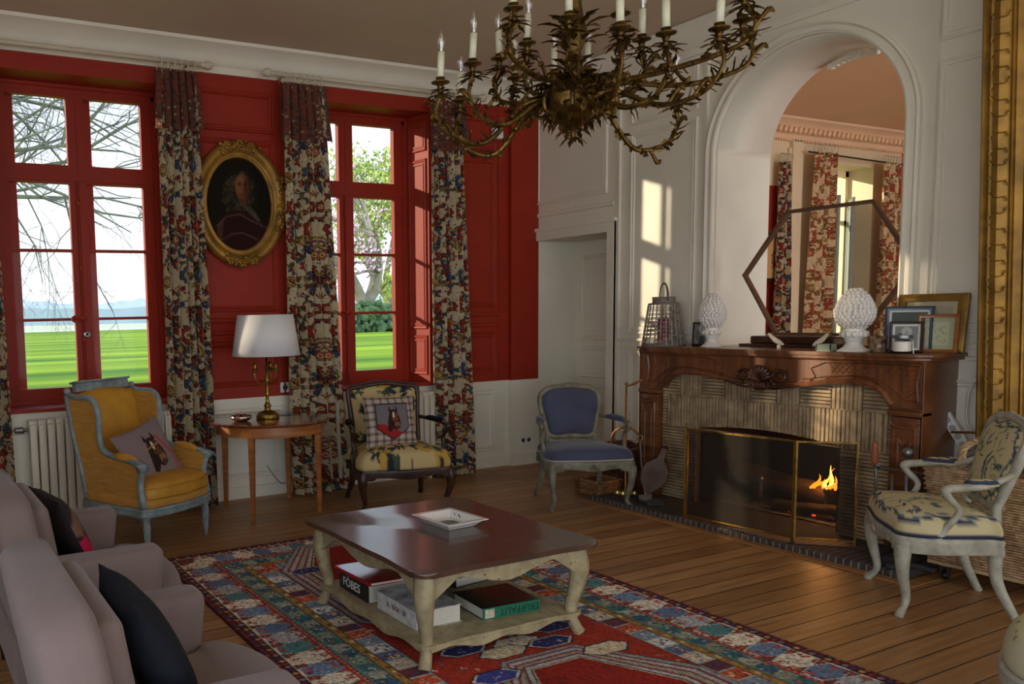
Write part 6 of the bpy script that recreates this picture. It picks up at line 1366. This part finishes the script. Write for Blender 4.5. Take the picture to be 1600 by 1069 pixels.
# ------------------------------------------------------------------ baskets
WK = mat('honey_wicker', (176, 128, 82), .7, rgb2=(120, 80, 46), vscale=30, bump=.4); WKP = mat('pale_wicker', (216, 184, 144), .7, rgb2=(170, 136, 98), vscale=30, bump=.4)
def wicker(t, hx, hy, z0, z1, m, pitch, flare=0, rc=.05, r=.006, stk=.05, zfun=None, name='weave'):
    def loop(z, off=0, ph=0, n=None):
        f = 1+flare*(z-z0)/(z1-z0); X, Y = hx*f, hy*f; P = []; per = 2*(2*X+2*Y); n = int(per/2/(stk/2)); n += n % 2
        for i in range(n*1):
            s = i/n*4; k = int(s); u = s-k; a, b = [((-X, -Y), (X, -Y)), ((X, -Y), (X, Y)), ((X, Y), (-X, Y)), ((-X, Y), (-X, -Y))][k]
            x, y = a[0]+(b[0]-a[0])*u, a[1]+(b[1]-a[1])*u; q = off*(1 if (i+ph) % 2 else -1); d = Vector((x, y)).normalized(); P.append(Vector((max(-X+.0, min(X, x))+d.x*q, y+d.y*q, z)))
        return P
    bm = B(); z = z0+pitch/2; k = 0
    while z < z1: tube(bm, loop(z, .004, k), r, 5, closed=True); z += pitch; k += 1
    o = obj(name, bm, m, t, smooth=True)
    bm = B(); A, C = loop(z0), loop(z1)
    for a, c in list(zip(A, C))[::2]: tube(bm, [a, c], .0045, 5)
    obj('stakes', bm, m, t)['kind'] = 'stuff'
    bm = B(); tube(bm, loop(z1+.006), .012, 7, closed=True); obj('rim', bm, m, t, smooth=True)
t = thing('wheeled_basket', 'large pale wicker log basket on castors with a twisted rope handle at the right edge', 'basket', (-.37, -4.17, .0))
wicker(t, .24, .36, .11, .60, WKP, .0135, .08, r=.0065)
bm = B(); box(bm, -.245, .245, -.365, .365, .088, .108, bev=.004); obj('baseboard', bm, mat('pale_plywood', (196, 170, 128), .6), t)
for sx in (-1, 1):
    for sy in (-1, 1):
        bm = B(); lathe(bm, [(0, -.012), (.022, -.012), (.025, -.006), (.025, .006), (.022, .012), (0, .012)], 16, M=Matrix.Translation((sx*.19, sy*.30, .026)) @ Matrix.Rotation(PI/2, 4, 'X')); w_ = obj('castor', bm, mat('black_rubber', (24, 24, 26), .4), t, smooth=True)
        bm = B(); box(bm, sx*.19-.016, sx*.19+.016, sy*.30-.018, sy*.30-.014, .02, .088); box(bm, sx*.19-.016, sx*.19+.016, sy*.30+.014, sy*.30+.018, .02, .088); box(bm, sx*.19-.02, sx*.19+.02, sy*.30-.02, sy*.30+.02, .075, .088); obj('fork', bm, STEEL, w_)
bm = B(); base = spline([(0, .34, .60), (0, .33, .70), (0, .24, .76), (0, .10, .785), (0, -.10, .785), (0, -.24, .76), (0, -.33, .70), (0, -.34, .60)], 90)
for ph in (0, 2*PI/3, 4*PI/3):
    fr = frames(base); tube(bm, [p+(N*math.cos(i*.55+ph)+Bn*math.sin(i*.55+ph))*.010 for i, (p, tt, N, Bn) in enumerate(fr)], .010, 7)
obj('rope_handle', bm, WKP, t, smooth=True)
t = thing('firewood_basket', 'honey wicker basket with hoop handle behind the blue armchair', 'basket', (-.22, -1.36, 0))
wicker(t, .16, .17, .01, .36, mat('dark_wicker', (112, 70, 40), .7, rgb2=(70, 42, 26), vscale=30, bump=.4), .016, .10, r=.007)
bm = B(); tube(bm, [(0, .17, .34), (0, .15, .44), (0, .08, .50), (0, 0, .515), (0, -.08, .50), (0, -.15, .44), (0, -.17, .34)], .010, 8, smooth_n=24); obj('handle', bm, WK, t, smooth=True)
t = thing('wicker_tray', 'low honey wicker tray with blue papers in front of the firewood basket', 'basket', (-.53, -1.36, 0))
wicker(t, .12, .12, .005, .11, WK, .014, .05, r=.007)
bm = B(); rg_ = random.Random(3)
for k in range(5): box(bm, -.09, .09, -.09, .09, .02+.012*k, .028+.012*k, M=Matrix.Rotation(rg_.uniform(-.2, .2), 4, 'Z'))
tag(obj('papers', bm, mat('blue_paper', (90, 110, 140), .7, rgb2=(190, 190, 186), vscale=20)), 'stack of blue and white papers lying in the low wicker tray', 'papers', kind='stuff').location = (-.53, -1.36, 0)

# ------------------------------------------------------------------ gilt mirror, rod, power strip
t = thing('gilt_mirror', 'tall mirror in a broad ornate gilt frame at the right edge of the room', 'mirror', (-.19, -4.70, .62)); t.rotation_euler = (0, R_(-3.6), 0)
MW, MH = .86, 2.75
prof = [(-.0, 0), (.0, .07), (.014, .085), (.022, .07), (.030, .05), (.040, .045), (.055, .075), (.085, .088), (.112, .072), (.122, .05), (.130, .058), (.136, .045), (.145, .05), (.175, .035), (.19, .05), (.196, .045), (.2, .03), (.265, .03), (.27, .045), (.28, .04), (.285, 0)]
Pm = [(0, MW, 0), (0, -MW, 0), (0, -MW, MH), (0, MW, MH)]
bm = B(); rings = sweep(bm, Pm, prof, up=(-1, 0, 0), closed=True)
ys_ = [v.co.y for v in rings[0]]
if ys_[-1] > MW:
    bm.free(); bm = B(); sweep(bm, Pm, [(-a, b) for a, b in prof], up=(-1, 0, 0), closed=True)
obj('gilt_frame', bm, GILT, t, auto=35)
bm = B(); rg_ = random.Random(6)
z = .03
while z < MH-.03:
    for y in (MW-.084,):
        tube(bm, [(-.060, y+.030, z), (-.088, y+.014, z+.004), (-.093, y, z), (-.088, y-.014, z-.004), (-.060, y-.030, z)], .0045, 5, smooth_n=8)
        for s in (-1, 1): leaf(bm, (-.075, y+s*.026, z), (-.3, s*.5, rg_.choice([-1, 1])), (-1, 0, 0), .035, .018, .2)
    z += .082
obj('ribbon_bands', bm, GILT, t)['kind'] = 'stuff'
bm = B(); box(bm, -.012, -.006, -MW+.28, MW-.28, .28, MH-.28); mm_ = mat('mirror_silver', (225, 225, 225), .02, metal=1); obj('mirror_glass', bm, mm_, t)
bm = B(); tube(bm, [(-.25, -3.715, .76), (-.25, -4.02, .79)], .007, 8); tag(obj('brass_rod', bm, BRASS, smooth=True), 'thin brass rod lying across in front of the gilt mirror frame', 'rod')
t = thing('power_strip', 'white power strip hanging at a slant beside the fireplace side', 'power strip', (-.06, -3.655, .74)); t.rotation_euler = (R_(-32), 0, 0)
bm = B(); box(bm, -.028, .0, -.027, .027, -.12, .12, bev=.004); obj('body', bm, PLASTIC, t)
bm = B()
for k in range(4): lathe(bm, [(.019, 0), (.019, .002), (0, .002)], 16, M=Matrix.Translation((-.028, 0, -.08+.053*k)) @ Matrix.Rotation(-PI/2, 4, 'Y'))
obj('outlets', bm, mat('shadow_grey_plastic', (170, 170, 166), .5), t)
bm = B(); tube(bm, [(-.04, -3.722, 1.045), (-.055, -3.70, .98), (-.05, -3.69, .88), (-.06, -3.70, .80), (-.07, -3.735, .74), (-.05, -3.76, .68), (-.05, -3.72, .61), (-.05, -3.64, .58), (-.045, -3.575, .60), (-.065, -3.585, .635)], .005, 6, smooth_n=50); tag(obj('power_cable', bm, PLASTIC, smooth=True), 'white cable looping from the wall plug to the power strip', 'cable')
t = plate('plug_socket', 'white wall socket with plug between chimneypiece and gilt mirror', 'socket', (0, -3.72, 1.05), -PI/2, .075, .075); bm = B(); tube(bm, [(0, -.008, 0), (0, -.045, 0), (0, -.05, -.02)], [.019, .016, .008], 10); obj('plug', bm, PLASTIC, t, smooth=True)
# ------------------------------------------------------------------ garden outside
GZ = -.25
def lawn():
    m = mat('mown_grass', (146, 168, 40), .95, rgb2=(64, 104, 30), vscale=.11, stretch=(.22, 2.4, 1), detail=6, spec=.1)  # lighter and darker bands in the colour for mowing stripes and tree shadows
    bm = B(); box(bm, -160, 160, .8, 131, GZ-.3, GZ); o = obj('lawn', bm, m); tag(o, 'sunlit green lawn stretching away outside the windows', 'lawn', kind='stuff')
lawn()
bm = B(); box(bm, -300, 300, 131, 137, GZ-.3, GZ+.02); tag(obj('gravel_path', bm, mat('pale_gravel', (196, 188, 172), .9)), 'pale gravel drive crossing beyond the far edge of the lawn', 'path')
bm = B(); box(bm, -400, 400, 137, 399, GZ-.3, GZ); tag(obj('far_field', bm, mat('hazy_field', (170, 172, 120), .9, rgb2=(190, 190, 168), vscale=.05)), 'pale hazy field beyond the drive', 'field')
rng = np.random.RandomState(4)
def bush(name, label, cat, x0, x1, y, z0, h, d, m, kind='stuff', n=900, s=.3):
    bm = B(); rg = random.Random(int(x0*10))
    for _ in range(n):
        p = Vector((rg.uniform(x0, x1), y+rg.uniform(-d, d), z0+h*rg.uniform(.1, 1)*(.9+.1*math.sin(rg.uniform(0, 6))))); q = rg.uniform(.6, 1.4)*s
        bmesh.ops.create_icosphere(bm, subdivisions=1, radius=q, matrix=Matrix.Translation(p) @ Matrix.Rotation(rg.uniform(0, 6), 4, Vector((rg.random(), rg.random(), rg.random())).normalized()) @ Matrix.Diagonal((1.2, .8, .7, 1)))
    o = obj(name, bm, m); tag(o, label, cat, kind=kind); return o
bush('hedge', 'dark green hedge beyond the lawn outside the second window', 'hedge', 24, 60, 62, GZ, 2.75, .9, mat('hedge_green', (84, 106, 62), .95, rgb2=(48, 72, 44), vscale=.8), n=1500, s=.45)
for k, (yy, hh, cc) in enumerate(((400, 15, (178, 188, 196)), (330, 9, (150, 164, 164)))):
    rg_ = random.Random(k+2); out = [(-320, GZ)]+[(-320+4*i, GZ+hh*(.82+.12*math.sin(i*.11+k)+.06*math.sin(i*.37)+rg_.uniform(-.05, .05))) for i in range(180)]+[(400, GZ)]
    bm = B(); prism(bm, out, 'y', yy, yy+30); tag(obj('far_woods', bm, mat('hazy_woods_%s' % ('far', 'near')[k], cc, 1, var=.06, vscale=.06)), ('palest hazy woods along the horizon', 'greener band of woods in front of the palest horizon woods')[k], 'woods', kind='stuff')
def branches(bm, p, d, L, r, depth, rg, tips, spread=.6, up=.1, seg=5):
    pts = [p.copy()]; q = p.copy(); dd = d.copy()
    for i in range(seg):
        dd = (dd+Vector((rg.uniform(-1, 1), rg.uniform(-1, 1), rg.uniform(-1, 1)))*.30+Vector((0, 0, up*.1))).normalized(); q = q+dd*L/seg; pts.append(q.copy())
    tube(bm, pts, [r, r*.62, r*.12], 6 if r > .05 else (4 if r > .015 else 3), cap=False)
    if depth == 0: tips.append(q); return
    k = rg.choice([4, 5, 5, 6])
    for i in range(k):
        t_ = rg.uniform(.3, 1); j = int(t_*seg); ax = Vector((rg.uniform(-1, 1), rg.uniform(-1, 1), rg.uniform(-.8, .9))).normalized(); nd = (dd+ax*spread*rg.uniform(.7, 1.5)).normalized(); branches(bm, pts[j], nd, L*rg.uniform(.36, .62), r*(1-.62*t_)*.66, depth-1, rg, tips, spread, up, seg)
BARK = mat('mossy_bark', (110, 116, 92), .95, rgb2=(84, 84, 76), vscale=3); BARK2 = mat('pale_bark', (150, 140, 120), .95, rgb2=(110, 112, 84), vscale=3)
t = thing('bare_tree', 'large bare mossy tree spreading its branches across the left window', 'tree', (-8.6, 13.0, GZ)); rg_ = random.Random(14); bm = B(); tips = []
bm2 = B(); tube(bm2, [(0, 0, 0), (.1, .1, 2.5), (.2, 0, 5), (.1, 0, 8)], [.5, .38, .34, .2], 12); obj('trunk', bm2, BARK, t, smooth=True)
for (z, dx, dy, dz, L, r) in ((3.7, 1, .05, .26, 8.6, .15), (4.6, 1, -.12, .05, 8.0, .11), (5.2, 1, .12, .14, 8.0, .11), (5.9, 1, .1, .02, 8.2, .10), (5.6, 1, -.2, .12, 8.0, .10), (6.4, 1, -.1, .08, 8.2, .10), (6.9, 1, .2, -.02, 8.0, .09), (6.2, 1, .4, -.04, 7.6, .09), (4.9, 1, .3, -.02, 7.4, .08), (5.0, -1, .2, .4, 4, .13), (7.0, .3, -.2, .9, 4, .12)):
    branches(bm, Vector((.12, 0, z)), Vector((dx, dy, dz)).normalized(), L, r, 4 if dx > .5 else 2, rg_, tips, .75, .06)
obj('branches', bm, BARK, t, smooth=True)['kind'] = 'stuff'
def petals(bm, tips, rg, n, s, spread):
    for _ in range(n):
        p = rg.choice(tips)+Vector((rg.uniform(-1, 1), rg.uniform(-1, 1), rg.uniform(-1, 1)))*spread; a = Vector((rg.uniform(-1, 1), rg.uniform(-1, 1), rg.uniform(-1, 1))).normalized(); b = a.orthogonal().normalized(); c = a.cross(b); q = s*rg.uniform(.6, 1.4)
        bm.faces.new([bm.verts.new(p+b*q), bm.verts.new(p+c*q*.6), bm.verts.new(p-b*q), bm.verts.new(p-c*q*.6)])
t = thing('magnolia_tree', 'forked tree with pink and white blossom behind the hedge', 'tree', (37.3, 67.7, GZ)); t.scale = (3.1, 3.1, 3.1); rg_ = random.Random(3); bm = B(); tips = []
for (dx, dy, dz, L) in ((-.25, 0, 1, 3.6), (.18, .1, 1, 4.2), (-.6, .1, 1, 3.4), (.5, -.1, 1, 3.2)): branches(bm, Vector((0, 0, .8)), Vector((dx, dy, dz)).normalized(), L, .17, 3, rg_, tips, .5, .3)
tube(bm, [(0, 0, 0), (0, 0, 1.0)], [.3, .24], 10); obj('branches', bm, BARK2, t)['kind'] = 'stuff'
bm = B(); petals(bm, [p for p in tips if p.z < 6.5], rg_, 900, .06, .3); obj('blossom', bm, mat('pink_blossom', (236, 208, 226), .8, rgb2=(200, 130, 180), vscale=2), t)['kind'] = 'stuff'
t = thing('budding_tree', 'tall yellow-green budding tree behind the blossom', 'tree', (52.8, 88.0, GZ)); t.scale = (2.6, 2.6, 2.6); rg_ = random.Random(8); bm = B(); tips = []
for (dx, dy, dz, L) in ((-.3, 0, 1, 5.5), (.35, .1, 1, 6), (0, .2, 1, 6.5), (.8, 0, 1, 5.5), (-.7, .1, 1.2, 4.5)): branches(bm, Vector((0, 0, 1.2)), Vector((dx, dy, dz)).normalized(), L, .2, 3, rg_, tips, .55, .3)
tube(bm, [(0, 0, 0), (0, 0, 1.5)], [.4, .3], 10); obj('branches', bm, BARK2, t)['kind'] = 'stuff'
bm = B(); petals(bm, tips, rg_, 9000, .11, .55); obj('foliage', bm, mat('young_yellow_leaves', (176, 186, 76), .8, rgb2=(130, 150, 70), vscale=1), t)['kind'] = 'stuff'
